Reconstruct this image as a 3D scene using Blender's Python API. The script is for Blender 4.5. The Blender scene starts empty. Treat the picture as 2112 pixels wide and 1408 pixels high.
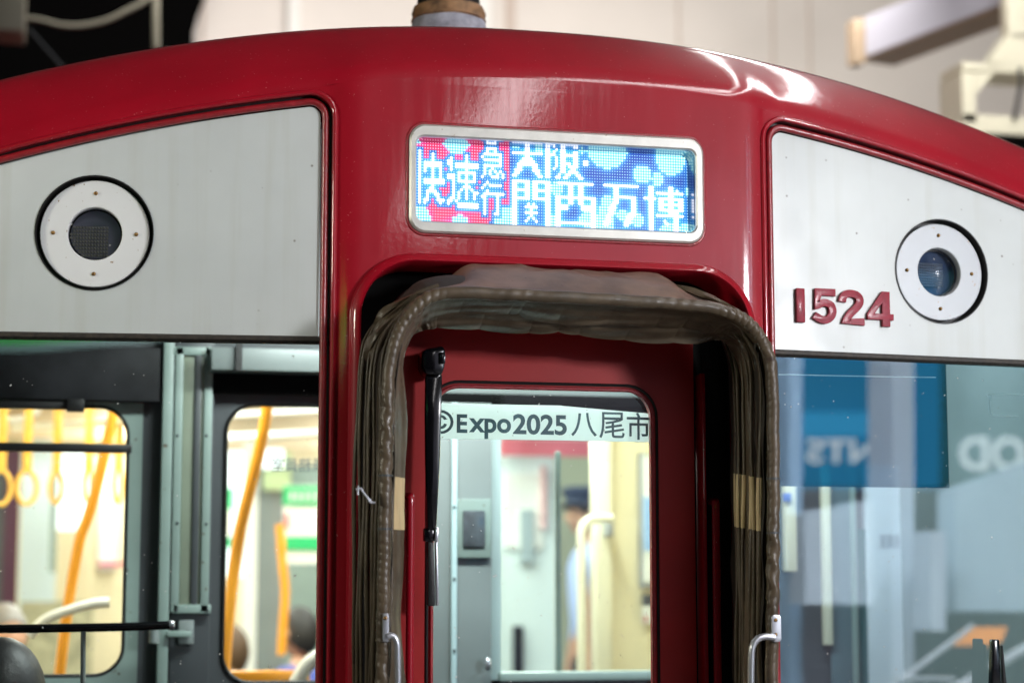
import bpy, bmesh, math, random
from mathutils import Vector, Matrix
import numpy as np
rnd = random.Random(7)
S = bpy.context.scene
COL = S.collection

# ------------------------------------------------------------------ camera
F, CX, CY = 4000.0, 1056.0, 704.0            # focal length and centre in pixels of a 2112 px wide frame
YAW, PITCH, DIST = math.radians(13.0), math.radians(7.07), 4.0
FW = np.array([math.sin(YAW)*math.cos(PITCH), math.cos(YAW)*math.cos(PITCH), math.sin(PITCH)])
RT = np.array([math.cos(YAW), -math.sin(YAW), 0.0])
UP = np.cross(RT, FW)
CAM = np.array([-0.088, 0.0, 0.5]) - FW*DIST
cd = bpy.data.cameras.new('camera')
cd.sensor_width = 36.0
cd.lens = 36.0*F/2112.0
cd.clip_start, cd.clip_end = 0.05, 200
cd.dof.use_dof = True
cd.dof.focus_distance = 4.05
cd.dof.aperture_fstop = 1.9
cam = bpy.data.objects.new('camera', cd)
COL.objects.link(cam)
cam.matrix_world = Matrix(((RT[0], UP[0], -FW[0], CAM[0]), (RT[1], UP[1], -FW[1], CAM[1]),
                           (RT[2], UP[2], -FW[2], CAM[2]), (0, 0, 0, 1)))
S.camera = cam

# ------------------------------------------------------------------ world, exposure
W = bpy.data.worlds.new('World'); S.world = W; W.use_nodes = True
W.node_tree.nodes['Background'].inputs[0].default_value = (0.85, 0.92, 1.0, 1)
W.node_tree.nodes['Background'].inputs[1].default_value = 0.006
S.view_settings.view_transform = 'Standard'
S.view_settings.look = 'None'
S.view_settings.gamma = 1.0
S.view_settings.exposure = 0.4
S.view_settings.use_curve_mapping = False
try:
    S.cycles.use_denoising = True
    S.cycles.max_bounces = 10
    S.cycles.transparent_max_bounces = 16
    S.cycles.sample_clamp_indirect = 6.0
except Exception:
    pass


def area(name, loc, target, sx, sy, power, color=(1, 1, 1), roll=0.0):
    l = bpy.data.lights.new(name, 'AREA')
    l.shape = 'RECTANGLE'; l.size = sx; l.size_y = sy; l.energy = power; l.color = color
    o = bpy.data.objects.new(name, l); COL.objects.link(o)
    o.location = loc
    q = (Vector(target)-Vector(loc)).to_track_quat('-Z', 'Y')
    o.rotation_euler = q.to_euler()
    if roll:
        o.rotation_euler = (q.to_matrix() @ Matrix.Rotation(roll, 3, 'Z')).to_euler()
    return o


def area_y(name, loc, target, length, width, power, color):
    """long lamp light running along the track"""
    o = area(name, loc, target, length, width, power, color)
    z = (Vector(loc)-Vector(target)).normalized()
    x = Vector((0, 1, 0)); x = (x-z*x.dot(z)).normalized()
    y = z.cross(x)
    o.rotation_euler = Matrix((x, y, z)).transposed().to_euler()
    return o


# added key standing for the bright platform at the right front, overhead rows of platform lamps, added warm fill at the left, wall lamps behind
area('lamp_and_fill_light', (2.45, -3.5, 1.05), (0.3, 0.0, 0.45), 0.45, 0.45, 92, (0.97, 0.97, 1.0))
area_y('lamp_and_fill_light', (2.3, -2.5, 4.6), (0.4, -0.6, 0.4), 13.0, 0.30, 110, (1.0, 0.97, 0.98))
area_y('lamp_and_fill_light', (2.7, 0.0, 4.4), (0.5, 0.0, 0.4), 12.0, 0.14, 48, (1.0, 0.97, 0.98))
area('lamp_and_fill_light', (-3.7, -1.15, 1.25), (-0.6, 0.0, 0.4), 0.45, 0.35, 32, (1.0, 0.97, 0.80))
area('wall_lamp_light', (1.5, 5.2, 3.6), (1.6, 9.0, 1.8), 5.5, 0.4, 175, (1.0, 0.95, 0.90))
area('wall_lamp_light', (2.6, 2.5, 3.2), (3.2, 4.6, 1.5), 1.2, 1.2, 46, (1.0, 0.96, 0.9))


# ------------------------------------------------------------------ pixel -> place helpers
def ray(px, py):
    d = FW*F + RT*(px-CX) + UP*(CY-py)
    return d/np.linalg.norm(d)


def P(px, py, y):
    d = ray(px, py)
    t = (y-CAM[1])/d[1]
    return CAM+d*t


TB = math.tan(math.radians(6.0))


def yf(x):
    """depth of the red front at width x: flat centre, rolled pillar edges, raked sides"""
    a = abs(x-0.006)
    y = 0.0
    if a > 0.405:
        t = min(1.0, (a-0.405)/0.065)
        y += 0.014*t*t
    if a > 0.47:
        y += (a-0.47)*TB
    return y


def PF(px, py, off=0.0):
    y = off
    q = None
    for _ in range(14):
        q = P(px, py, y)
        y = yf(q[0])+off
    return q


# ------------------------------------------------------------------ object helpers
def setp(o, label=None, cat=None, group=None, kind=None):
    if label: o['label'] = label
    if cat: o['category'] = cat
    if group: o['group'] = group
    if kind: o['kind'] = kind
    return o


def empty(name, loc, label, cat, group=None):
    o = bpy.data.objects.new(name, None); COL.objects.link(o)
    o.location = loc
    o.empty_display_size = 0.1
    return setp(o, label, cat, group)


WORLDLOC = {}


def wloc(o):
    v = Vector((0, 0, 0))
    while o is not None:
        v = v + o.location
        o = o.parent
    return v


def link(name, mesh, mats, parent=None, smooth=None):
    """mesh is in world coordinates; the object's origin is moved to the middle of its bottom"""
    if not isinstance(mats, (list, tuple)): mats = [mats]
    for m in mats: mesh.materials.append(m)
    n = len(mesh.vertices)
    co = np.empty(n*3, dtype=np.float64)
    mesh.vertices.foreach_get('co', co)
    co = co.reshape(-1, 3)
    base = Vector(((co[:, 0].min()+co[:, 0].max())/2, (co[:, 1].min()+co[:, 1].max())/2, co[:, 2].min()))
    co -= np.array(base)
    mesh.vertices.foreach_set('co', co.reshape(-1))
    mesh.update()
    o = bpy.data.objects.new(name, mesh); COL.objects.link(o)
    if parent is not None:
        o.parent = parent
        o.location = base-wloc(parent)
    else:
        o.location = base
    if smooth is not None:
        mesh.polygons.foreach_set('use_smooth', [True]*len(mesh.polygons))
        if smooth < 179:
            try:
                mesh.set_sharp_from_angle(angle=math.radians(smooth))
            except Exception:
                pass
    return o


class MB:
    def __init__(self):
        self.v, self.f, self.mi = [], [], []
        self.cur = 0

    def add(self, verts, faces):
        b = len(self.v)
        self.v += [tuple(map(float, p)) for p in verts]
        for f in faces:
            self.f.append(tuple(b+i for i in f)); self.mi.append(self.cur)

    def box(self, x0, x1, y0, y1, z0, z1):
        v = [(x0, y0, z0), (x1, y0, z0), (x1, y1, z0), (x0, y1, z0), (x0, y0, z1), (x1, y0, z1), (x1, y1, z1), (x0, y1, z1)]
        self.add(v, [(0, 3, 2, 1), (4, 5, 6, 7), (0, 1, 5, 4), (1, 2, 6, 5), (2, 3, 7, 6), (3, 0, 4, 7)])
        return self

    def boxpx(self, px0, py0, px1, py1, y, dy):
        a, b = P(px0, py0, y), P(px1, py1, y)
        c, d = P(px0, py1, y), P(px1, py0, y)
        z1 = (a[2]+d[2])/2; z0 = (b[2]+c[2])/2
        x0 = (a[0]+c[0])/2; x1 = (b[0]+d[0])/2
        return self.box(x0, x1, y, y+dy, z0, z1)

    def grid(self, rows, close=False):
        n = len(rows[0]); m = len(rows)
        v = [p for r in rows for p in r]
        f = []
        for i in range(m-1):
            for j in range(n if close else n-1):
                k = (j+1) % n
                f.append((i*n+j, i*n+k, (i+1)*n+k, (i+1)*n+j))
        self.add(v, f)
        return self

    def tube(self, pts, r, n=12, cap=True):
        pts = [Vector(p) for p in pts]
        m = len(pts)
        T = []
        for i in range(m):
            t = pts[min(i+1, m-1)]-pts[max(i-1, 0)]
            T.append(t.normalized() if t.length > 1e-9 else Vector((0, 0, 1)))
        a = Vector((0, 1, 0)) if abs(T[0].y) < 0.9 else Vector((1, 0, 0))
        u = (a - T[0]*a.dot(T[0])).normalized()
        rows = []
        for i in range(m):
            u = (u - T[i]*u.dot(T[i])).normalized()
            w = T[i].cross(u)
            row = []
            for j in range(n):
                th = 2*math.pi*j/n
                rr = r(i, th) if callable(r) else r
                row.append(pts[i]+u*(math.cos(th)*rr)+w*(math.sin(th)*rr))
            rows.append(row)
        self.grid(rows, close=True)
        if cap:
            b = len(self.v)-m*n
            self.f.append(tuple(b+j for j in range(n))[::-1]); self.mi.append(self.cur)
            self.f.append(tuple(b+(m-1)*n+j for j in range(n))); self.mi.append(self.cur)
        return self

    def disc(self, c, r0, r1, ax_u, ax_v, n=48):
        c = Vector(c); u = Vector(ax_u); w = Vector(ax_v)
        if r0 <= 0:
            self.add([c+u*math.cos(2*math.pi*i/n)*r1+w*math.sin(2*math.pi*i/n)*r1 for i in range(n)], [tuple(range(n))])
        else:
            rows = [[c+u*math.cos(2*math.pi*i/n)*r+w*math.sin(2*math.pi*i/n)*r for i in range(n)] for r in (r0, r1)]
            self.grid(rows, close=True)
        return self

    def sphere(self, c, rx, ry, rz, n=16, m=10):
        rows = []
        for i in range(m+1):
            ph = math.pi*i/m
            rows.append([(c[0]+rx*math.sin(ph)*math.cos(2*math.pi*j/n), c[1]+ry*math.sin(ph)*math.sin(2*math.pi*j/n), c[2]+rz*math.cos(ph)) for j in range(n)])
        self.grid(rows, close=True)
        return self

    def mesh(self, name, bevel=0.0, seg=2):
        me = bpy.data.meshes.new(name)
        me.from_pydata(self.v, [], self.f)
        me.polygons.foreach_set('material_index', self.mi)
        bm = bmesh.new(); bm.from_mesh(me)
        bmesh.ops.remove_doubles(bm, verts=bm.verts, dist=1e-6)
        bmesh.ops.recalc_face_normals(bm, faces=bm.faces)
        if bevel > 0:
            bmesh.ops.bevel(bm, geom=[e for e in bm.edges if len(e.link_faces) == 2 and e.calc_face_angle(0) > 0.6], offset=bevel, segments=seg, profile=0.5, affect='EDGES')
        bm.to_mesh(me); bm.free()
        return me

    def build(self, name, mats, parent=None, smooth=35, bevel=0.0):
        return link(name, self.mesh(name, bevel), mats, parent, smooth)


def fill2d(loops, extrude=0.0, bevel=0.0):
    """fill closed 2-D loops (outer and holes); returns verts (u, v, w) and faces"""
    c = bpy.data.curves.new('fill', 'CURVE')
    c.dimensions = '2D'; c.fill_mode = 'BOTH'; c.extrude = extrude; c.bevel_depth = bevel; c.bevel_resolution = 2
    for lp in loops:
        s = c.splines.new('POLY'); s.points.add(len(lp)-1)
        for i, p in enumerate(lp): s.points[i].co = (p[0], p[1], 0, 1)
        s.use_cyclic_u = True
    o = bpy.data.objects.new('fill', c); COL.objects.link(o)
    dg = bpy.context.evaluated_depsgraph_get(); dg.update()
    me = bpy.data.meshes.new_from_object(o.evaluated_get(dg), depsgraph=dg)
    v = [tuple(p.co) for p in me.vertices]; f = [tuple(p.vertices) for p in me.polygons]
    bpy.data.objects.remove(o); bpy.data.meshes.remove(me)
    return v, f


def sheet(loops, ypos, cuts=(), smooth=30):
    """flat sheet with holes in x-z, cut at the given x, then set to depth ypos(x)"""
    v, f = fill2d(loops)
    bm = bmesh.new()
    vs = [bm.verts.new((p[0], 0, p[1])) for p in v]
    for q in f:
        try: bm.faces.new([vs[i] for i in q])
        except ValueError: pass
    bmesh.ops.remove_doubles(bm, verts=bm.verts, dist=1e-6)
    for x in cuts:
        bmesh.ops.bisect_plane(bm, geom=bm.verts[:]+bm.edges[:]+bm.faces[:], plane_co=(x, 0, 0), plane_no=(1, 0, 0), dist=1e-6)
    for p in bm.verts: p.co.y = ypos(p.co.x)
    for q in bm.faces:
        q.normal_update()
        if q.normal.y > 0: q.normal_flip()
    me = bpy.data.meshes.new('sheet'); bm.to_mesh(me); bm.free()
    return me


def wall_strip(loop, y0, y1, close=True):
    """walls of a hole: loop in x-z from depth y0(x) to y1(x)"""
    m = MB()
    lp = list(loop)
    m.grid([[(x, y0(x), z) for x, z in lp], [(x, y1(x), z) for x, z in lp]], close=close)
    return m


def rrect(x0, x1, z0, z1, r, n=8, corners=(1, 1, 1, 1)):
    """rounded rectangle loop, corners: bottom-left, bottom-right, top-right, top-left"""
    out = []
    cs = [(x0, z0, math.pi), (x1, z0, 1.5*math.pi), (x1, z1, 0), (x0, z1, 0.5*math.pi)]
    sg = [(1, 1), (-1, 1), (-1, -1), (1, -1)]
    for (x, z, a), (sx, sz), k in zip(cs, sg, corners):
        rr = r*k
        if rr <= 0: out.append((x, z)); continue
        for i in range(n+1):
            t = a+0.5*math.pi*i/n
            out.append((x+sx*rr+rr*math.cos(t), z+sz*rr+rr*math.sin(t)))
    return out


def offset_loop(loop, d):
    n = len(loop); out = []
    ar = sum(loop[i][0]*loop[(i+1) % n][1]-loop[(i+1) % n][0]*loop[i][1] for i in range(n))
    s = 1 if ar > 0 else -1
    for i in range(n):
        p0, p1, p2 = Vector(loop[i-1]), Vector(loop[i]), Vector(loop[(i+1) % n])
        a = (p1-p0); b = (p2-p1)
        a = a.normalized() if a.length > 1e-9 else b.normalized()
        b = b.normalized() if b.length > 1e-9 else a
        na = Vector((a.y, -a.x))*s; nb = Vector((b.y, -b.x))*s
        nn = (na+nb)
        nn = nn.normalized() if nn.length > 1e-6 else na
        k = max(0.5, nn.dot(na))
        q = p1+nn*(d/k)
        out.append((q.x, q.y))
    return out


def catmull(pts, per=8):
    pts = [Vector(p) for p in pts]
    out = []
    n = len(pts)
    for i in range(n-1):
        p0 = pts[max(i-1, 0)]; p1 = pts[i]; p2 = pts[i+1]; p3 = pts[min(i+2, n-1)]
        for k in range(per):
            t = k/per
            out.append(0.5*((2*p1)+(p2-p0)*t+(2*p0-5*p1+4*p2-p3)*t*t+(3*p1-p0-3*p2+p3)*t**3))
    out.append(pts[-1])
    return out


def resample(pts, n):
    pts = [Vector(p) for p in pts]
    L = [0.0]
    for i in range(1, len(pts)): L.append(L[-1]+(pts[i]-pts[i-1]).length)
    out = []; j = 0
    for k in range(n):
        s = L[-1]*k/(n-1)
        while j < len(L)-2 and L[j+1] < s: j += 1
        d = L[j+1]-L[j]
        out.append(pts[j].lerp(pts[j+1], (s-L[j])/d if d > 1e-12 else 0))
    return out


def text_mesh(body, height, bold=0.0, extrude=0.0, bevel=0.0, mirror=False, width=None):
    """text as mesh data in a local x-z plane facing -y; returns list of (x,y,z), faces, size"""
    c = bpy.data.curves.new('text', 'FONT'); c.body = body
    c.offset = bold; c.extrude = extrude; c.bevel_depth = bevel; c.bevel_resolution = 1
    c.resolution_u = 5
    o = bpy.data.objects.new('text', c); COL.objects.link(o)
    dg = bpy.context.evaluated_depsgraph_get(); dg.update()
    me = bpy.data.meshes.new_from_object(o.evaluated_get(dg), depsgraph=dg)
    co = np.array([tuple(v.co) for v in me.vertices]); f = [tuple(p.vertices) for p in me.polygons]
    bpy.data.objects.remove(o); bpy.data.meshes.remove(me)
    mn, mx = co.min(0), co.max(0)
    s = height/(mx[1]-mn[1])
    sx = s if width is None else width/(mx[0]-mn[0])
    x = (co[:, 0]-mn[0])*sx
    w = (mx[0]-mn[0])*sx
    if mirror:
        x = w-x
        f = [q[::-1] for q in f]
    z = (co[:, 1]-mn[1])*s
    y = -(co[:, 2])
    return np.stack([x, y, z], 1), f, w


# ------------------------------------------------------------------ materials
def mat(name, color, rough=0.5, metal=0.0, spec=0.5, coat=0.0, coat_rough=0.05, bump=0.0, bscale=60.0, mott=0.0, mscale=6.0,
        dirt=0.0, dscale=80.0, dcolor=(0.08, 0.05, 0.03), stretch=None, emit=None, estr=0.0, rvar=0.0, sheen=0.0):
    m = bpy.data.materials.new(name); m.use_nodes = True
    nt = m.node_tree; b = nt.nodes['Principled BSDF']
    b.inputs['Base Color'].default_value = (*color, 1)
    b.inputs['Roughness'].default_value = rough
    b.inputs['Metallic'].default_value = metal
    b.inputs['Specular IOR Level'].default_value = spec
    b.inputs['Coat Weight'].default_value = coat
    b.inputs['Coat Roughness'].default_value = coat_rough
    if sheen: b.inputs['Sheen Weight'].default_value = sheen
    if emit:
        b.inputs['Emission Color'].default_value = (*emit, 1); b.inputs['Emission Strength'].default_value = estr
    geo = nt.nodes.new('ShaderNodeNewGeometry')
    vec = geo.outputs['Position']
    if stretch:
        mp = nt.nodes.new('ShaderNodeMapping'); mp.inputs['Scale'].default_value = stretch
        nt.links.new(vec, mp.inputs['Vector']); vec = mp.outputs['Vector']
    col = None

    def noise(sc, det=4, rgh=0.55, v=None):
        n = nt.nodes.new('ShaderNodeTexNoise'); n.inputs['Scale'].default_value = sc
        n.inputs['Detail'].default_value = det; n.inputs['Roughness'].default_value = rgh
        nt.links.new(v or vec, n.inputs['Vector']); return n
    if mott > 0:
        n = noise(mscale)
        mx = nt.nodes.new('ShaderNodeMix'); mx.data_type = 'RGBA'
        mx.inputs[6].default_value = (*[c*(1-mott) for c in color], 1)
        mx.inputs[7].default_value = (*[min(1, c*(1+mott)) for c in color], 1)
        rp = nt.nodes.new('ShaderNodeMapRange'); rp.inputs[1].default_value = 0.3; rp.inputs[2].default_value = 0.7
        nt.links.new(n.outputs['Fac'], rp.inputs[0]); nt.links.new(rp.outputs[0], mx.inputs[0])
        col = mx.outputs[2]
    if dirt > 0:
        n = noise(dscale, 2, 0.5, geo.outputs['Position'])
        rp = nt.nodes.new('ShaderNodeMapRange'); rp.inputs[1].default_value = 0.715-dirt*0.1; rp.inputs[2].default_value = 0.76-dirt*0.1
        nt.links.new(n.outputs['Fac'], rp.inputs[0])
        mx = nt.nodes.new('ShaderNodeMix'); mx.data_type = 'RGBA'
        if col is None: mx.inputs[6].default_value = (*color, 1)
        else: nt.links.new(col, mx.inputs[6])
        mx.inputs[7].default_value = (*dcolor, 1)
        nt.links.new(rp.outputs[0], mx.inputs[0]); col = mx.outputs[2]
    if col is not None: nt.links.new(col, b.inputs['Base Color'])
    if rvar > 0:
        n = noise(9.0, 5)
        rp = nt.nodes.new('ShaderNodeMapRange'); rp.inputs[1].default_value = 0.3; rp.inputs[2].default_value = 0.7
        rp.inputs[3].default_value = max(0.02, rough-rvar); rp.inputs[4].default_value = rough+rvar
        nt.links.new(n.outputs['Fac'], rp.inputs[0]); nt.links.new(rp.outputs[0], b.inputs['Roughness'])
    if bump > 0:
        n = noise(bscale, 5)
        bp = nt.nodes.new('ShaderNodeBump'); bp.inputs['Strength'].default_value = bump; bp.inputs['Distance'].default_value = 0.002
        nt.links.new(n.outputs['Fac'], bp.inputs['Height']); nt.links.new(bp.outputs['Normal'], b.inputs['Normal'])
        if coat > 0:
            bp2 = nt.nodes.new('ShaderNodeBump'); bp2.inputs['Strength'].default_value = bump*0.45; bp2.inputs['Distance'].default_value = 0.002
            nt.links.new(n.outputs['Fac'], bp2.inputs['Height']); nt.links.new(bp2.outputs['Normal'], b.inputs['Coat Normal'])
    return m


def glass(name, tint=(0.9, 0.95, 0.95), refl=0.06, ior=1.5, rough=0.0, specks=True):
    m = bpy.data.materials.new(name); m.use_nodes = True
    nt = m.node_tree
    for n in list(nt.nodes): nt.nodes.remove(n)
    out = nt.nodes.new('ShaderNodeOutputMaterial')
    tr = nt.nodes.new('ShaderNodeBsdfTransparent'); tr.inputs[0].default_value = (*tint, 1)
    gl = nt.nodes.new('ShaderNodeBsdfGlossy'); gl.inputs['Roughness'].default_value = rough
    fr = nt.nodes.new('ShaderNodeFresnel'); fr.inputs[0].default_value = ior
    ad = nt.nodes.new('ShaderNodeMath'); ad.operation = 'ADD'; ad.inputs[1].default_value = refl; ad.use_clamp = True
    nt.links.new(fr.outputs[0], ad.inputs[0])
    mx = nt.nodes.new('ShaderNodeMixShader')
    nt.links.new(ad.outputs[0], mx.inputs[0]); nt.links.new(tr.outputs[0], mx.inputs[1]); nt.links.new(gl.outputs[0], mx.inputs[2])
    last = mx.outputs[0]
    if specks:
        geo = nt.nodes.new('ShaderNodeNewGeometry')
        nz = nt.nodes.new('ShaderNodeTexNoise'); nz.inputs['Scale'].default_value = 120; nz.inputs['Detail'].default_value = 1
        nt.links.new(geo.outputs['Position'], nz.inputs['Vector'])
        rp = nt.nodes.new('ShaderNodeMapRange'); rp.inputs[1].default_value = 0.765; rp.inputs[2].default_value = 0.8
        nt.links.new(nz.outputs['Fac'], rp.inputs[0])
        df = nt.nodes.new('ShaderNodeBsdfDiffuse'); df.inputs[0].default_value = (0.5, 0.5, 0.48, 1)
        m2 = nt.nodes.new('ShaderNodeMixShader')
        nt.links.new(rp.outputs[0], m2.inputs[0]); nt.links.new(last, m2.inputs[1]); nt.links.new(df.outputs[0], m2.inputs[2])
        last = m2.outputs[0]
    nt.links.new(last, out.inputs[0])
    return m


def emis(name, color, strength):
    m = bpy.data.materials.new(name); m.use_nodes = True
    b = m.node_tree.nodes['Principled BSDF']
    b.inputs['Base Color'].default_value = (*[c*0.5 for c in color], 1)
    b.inputs['Emission Color'].default_value = (*color, 1); b.inputs['Emission Strength'].default_value = strength
    b.inputs['Roughness'].default_value = 0.4
    return m


M = {}
M['red'] = mat('maroon_paint', (0.31, 0.002, 0.012), 0.45, spec=0.2, coat=0.8, coat_rough=0.05, bump=0.09, bscale=95, mott=0.10, mscale=5, dirt=0.035, dscale=190, dcolor=(0.50, 0.16, 0.16))
M['red'].node_tree.nodes['Principled BSDF'].inputs['Coat IOR'].default_value = 1.55
_nt = M['red'].node_tree
_g = _nt.nodes.new('ShaderNodeNewGeometry'); _mp = _nt.nodes.new('ShaderNodeMapping'); _mp.inputs['Scale'].default_value = (1, 1, 0.06)
_nz = _nt.nodes.new('ShaderNodeTexNoise'); _nz.inputs['Scale'].default_value = 55; _nz.inputs['Detail'].default_value = 6
_rp = _nt.nodes.new('ShaderNodeMapRange'); _rp.inputs[1].default_value = 0.35; _rp.inputs[2].default_value = 0.75; _rp.inputs[3].default_value = 0.05; _rp.inputs[4].default_value = 0.14
_nt.links.new(_g.outputs['Position'], _mp.inputs['Vector']); _nt.links.new(_mp.outputs['Vector'], _nz.inputs['Vector'])
_nt.links.new(_nz.outputs['Fac'], _rp.inputs[0]); _nt.links.new(_rp.outputs[0], _nt.nodes['Principled BSDF'].inputs['Coat Roughness'])
M['red_door'] = mat('maroon_door_paint', (0.30, 0.006, 0.006), 0.5, spec=0.25, coat=0.12, coat_rough=0.3, bump=0.12, bscale=110, mott=0.10, mscale=7, dirt=0.03, dscale=170, dcolor=(0.12, 0.01, 0.01))
M['red_bead'] = mat('maroon_bead', (0.26, 0.008, 0.014), 0.38, coat=0.6, coat_rough=0.15, bump=0.5, bscale=160, mott=0.25, mscale=60)
M['panel'] = mat('white_panel_paint', (0.56, 0.585, 0.57), 0.34, spec=0.45, bump=0.05, bscale=240, mott=0.075, mscale=3.2, dirt=0.0, dscale=105, dcolor=(0.22, 0.17, 0.12), rvar=0.06)
_nt = M['panel'].node_tree; _b = _nt.nodes['Principled BSDF']
_src = _b.inputs['Base Color'].links[0].from_socket
_g = _nt.nodes.new('ShaderNodeNewGeometry')
_v = _nt.nodes.new('ShaderNodeTexVoronoi'); _v.inputs['Scale'].default_value = 30; _v.inputs['Randomness'].default_value = 1.0
_nt.links.new(_g.outputs['Position'], _v.inputs['Vector'])
_wn = _nt.nodes.new('ShaderNodeTexNoise'); _wn.inputs['Scale'].default_value = 7; _nt.links.new(_g.outputs['Position'], _wn.inputs['Vector'])
_m1 = _nt.nodes.new('ShaderNodeMapRange'); _m1.inputs[1].default_value = 0.02; _m1.inputs[2].default_value = 0.11; _m1.inputs[3].default_value = 1.0; _m1.inputs[4].default_value = 0.0
_nt.links.new(_v.outputs['Distance'], _m1.inputs[0])
_sp = _nt.nodes.new('ShaderNodeSeparateColor'); _nt.links.new(_v.outputs['Color'], _sp.inputs[0])
_m2 = _nt.nodes.new('ShaderNodeMapRange'); _m2.inputs[1].default_value = 0.74; _m2.inputs[2].default_value = 0.95; _nt.links.new(_sp.outputs[0], _m2.inputs[0])
_mu = _nt.nodes.new('ShaderNodeMath'); _mu.operation = 'MULTIPLY'; _nt.links.new(_m1.outputs[0], _mu.inputs[0]); _nt.links.new(_m2.outputs[0], _mu.inputs[1])
_mx = _nt.nodes.new('ShaderNodeMix'); _mx.data_type = 'RGBA'; _mx.inputs[7].default_value = (0.10, 0.075, 0.05, 1)
_nt.links.new(_src, _mx.inputs[6]); _nt.links.new(_mu.outputs[0], _mx.inputs[0])
_mp = _nt.nodes.new('ShaderNodeMapping'); _mp.inputs['Scale'].default_value = (1, 1, 0.05); _nt.links.new(_g.outputs['Position'], _mp.inputs['Vector'])
_st = _nt.nodes.new('ShaderNodeTexNoise'); _st.inputs['Scale'].default_value = 26; _st.inputs['Detail'].default_value = 6; _nt.links.new(_mp.outputs['Vector'], _st.inputs['Vector'])
_m3 = _nt.nodes.new('ShaderNodeMapRange'); _m3.inputs[1].default_value = 0.50; _m3.inputs[2].default_value = 0.80; _m3.inputs[4].default_value = 0.34; _nt.links.new(_st.outputs['Fac'], _m3.inputs[0])
_m4 = _nt.nodes.new('ShaderNodeMix'); _m4.data_type = 'RGBA'; _m4.inputs[7].default_value = (0.40, 0.39, 0.30, 1)
_nt.links.new(_mx.outputs[2], _m4.inputs[6]); _nt.links.new(_m3.outputs[0], _m4.inputs[0]); _nt.links.new(_m4.outputs[2], _b.inputs['Base Color'])
M['rubber'] = mat('black_rubber', (0.008, 0.007, 0.007), 0.5, bump=0.4, bscale=120)
M['strip'] = mat('dirty_rubber_strip', (0.025, 0.018, 0.012), 0.6, mott=0.6, mscale=90, bump=0.6, bscale=150)
M['black'] = mat('black_gloss', (0.003, 0.003, 0.004), 0.16, spec=0.35, coat=0.2, bump=0.02)
M['alu'] = mat('brushed_aluminium', (0.33, 0.34, 0.35), 0.40, metal=0.3, bump=0.12, bscale=300, stretch=(1, 1, 18), dirt=0.08, dscale=95, dcolor=(0.3, 0.22, 0.15))  # kept dark to hold down the key light on the right bezel
M['alu_left'] = mat('lightened_brushed_aluminium', (0.80, 0.80, 0.79), 0.42, metal=0.1, bump=0.12, bscale=300, stretch=(1, 1, 18), dirt=0.10, dscale=95, dcolor=(0.35, 0.25, 0.15))  # lighter copy: the left bezel's brighter look is put into the colour
M['led_frame'] = mat('satin_aluminium_frame', (0.56, 0.55, 0.51), 0.38, metal=0.45, mott=0.08, mscale=30, dirt=0.10, dscale=85, dcolor=(0.38, 0.33, 0.26), bump=0.1, bscale=120)
M['brass'] = mat('brass_screw', (0.30, 0.17, 0.06), 0.35, metal=0.9)
M['steel'] = mat('handle_steel', (0.50, 0.51, 0.55), 0.30, metal=0.75, bump=0.1)
M['fabric'] = mat('brown_bellows_fabric', (0.082, 0.059, 0.037), 0.38, bump=0.5, bscale=70, mott=0.30, mscale=22, dirt=0.05, dscale=45, dcolor=(0.05, 0.03, 0.02), spec=0.4, rvar=0.08)
M['fabric_top'] = mat('worn_brown_cover_fabric', (0.150, 0.088, 0.056), 0.5, bump=0.4, bscale=50, mott=0.35, mscale=14, dirt=0.10, dscale=60, dcolor=(0.06, 0.03, 0.025), spec=0.45)
M['cream_patch'] = mat('cream_leather', (0.60, 0.45, 0.24), 0.5, mott=0.15, mscale=40, bump=0.2, bscale=90, stretch=(1, 1, 0.25))
M['digit'] = mat('maroon_numeral', (0.27, 0.012, 0.03), 0.5, spec=0.3, coat=0.15, coat_rough=0.12, bump=0.25, bscale=200, mott=0.2, mscale=80)
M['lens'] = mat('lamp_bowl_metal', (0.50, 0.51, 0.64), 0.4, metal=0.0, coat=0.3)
M['lens_blue'] = mat('shaded_lamp_bowl', (0.035, 0.06, 0.12), 0.3, coat=0.3)  # dark copy of the bowl, offsets the key light on the right
M['prism_dim'] = mat('shaded_lamp_prism', (0.20, 0.24, 0.30), 0.3)  # darkened copy of the prism, for the right headlight too
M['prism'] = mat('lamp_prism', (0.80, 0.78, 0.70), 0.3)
M['glass'] = glass('window_glass', (0.86, 0.93, 0.92), 0.015, 1.5)
M['glass_r'] = glass('side_window_glass', (0.66, 0.82, 0.88), 0.15, 1.6)
M['glass_l'] = glass('lamp_glass', (0.97, 0.98, 1.0), 0.02, 1.5)
M['pane'] = glass('partition_glass', (0.93, 0.96, 0.95), 0.01, 1.45, specks=False)
M['shade'] = glass('tinted_blue_sunshade', (0.07, 0.26, 0.35), 0.0, 1.001, specks=False)
M['cab_dark'] = mat('dark_grey_cab_paint', (0.050, 0.055, 0.060), 0.5, mott=0.15, mscale=4, bump=0.1, bscale=200)
M['cab_black'] = mat('near_black_surface', (0.003, 0.003, 0.003), 0.7, spec=0.05)
M['cab_green'] = mat('grey_green_cab_paint', (0.22, 0.285, 0.26), 0.42, mott=0.08, mscale=5, dirt=0.05, dscale=60)
M['cab_grey'] = mat('blue_grey_cab_paint', (0.185, 0.21, 0.205), 0.42, mott=0.1, mscale=4)
M['cream'] = mat('cream_saloon_panel', (0.72, 0.62, 0.42), 0.45, mott=0.04)
M['saloon_white'] = mat('white_saloon_panel', (0.74, 0.74, 0.70), 0.5)
M['orange'] = mat('orange_grab_pole', (0.90, 0.36, 0.02), 0.35, coat=0.4)
M['strap'] = mat('yellow_strap', (0.86, 0.48, 0.07), 0.45, mott=0.1, mscale=40)
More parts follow.
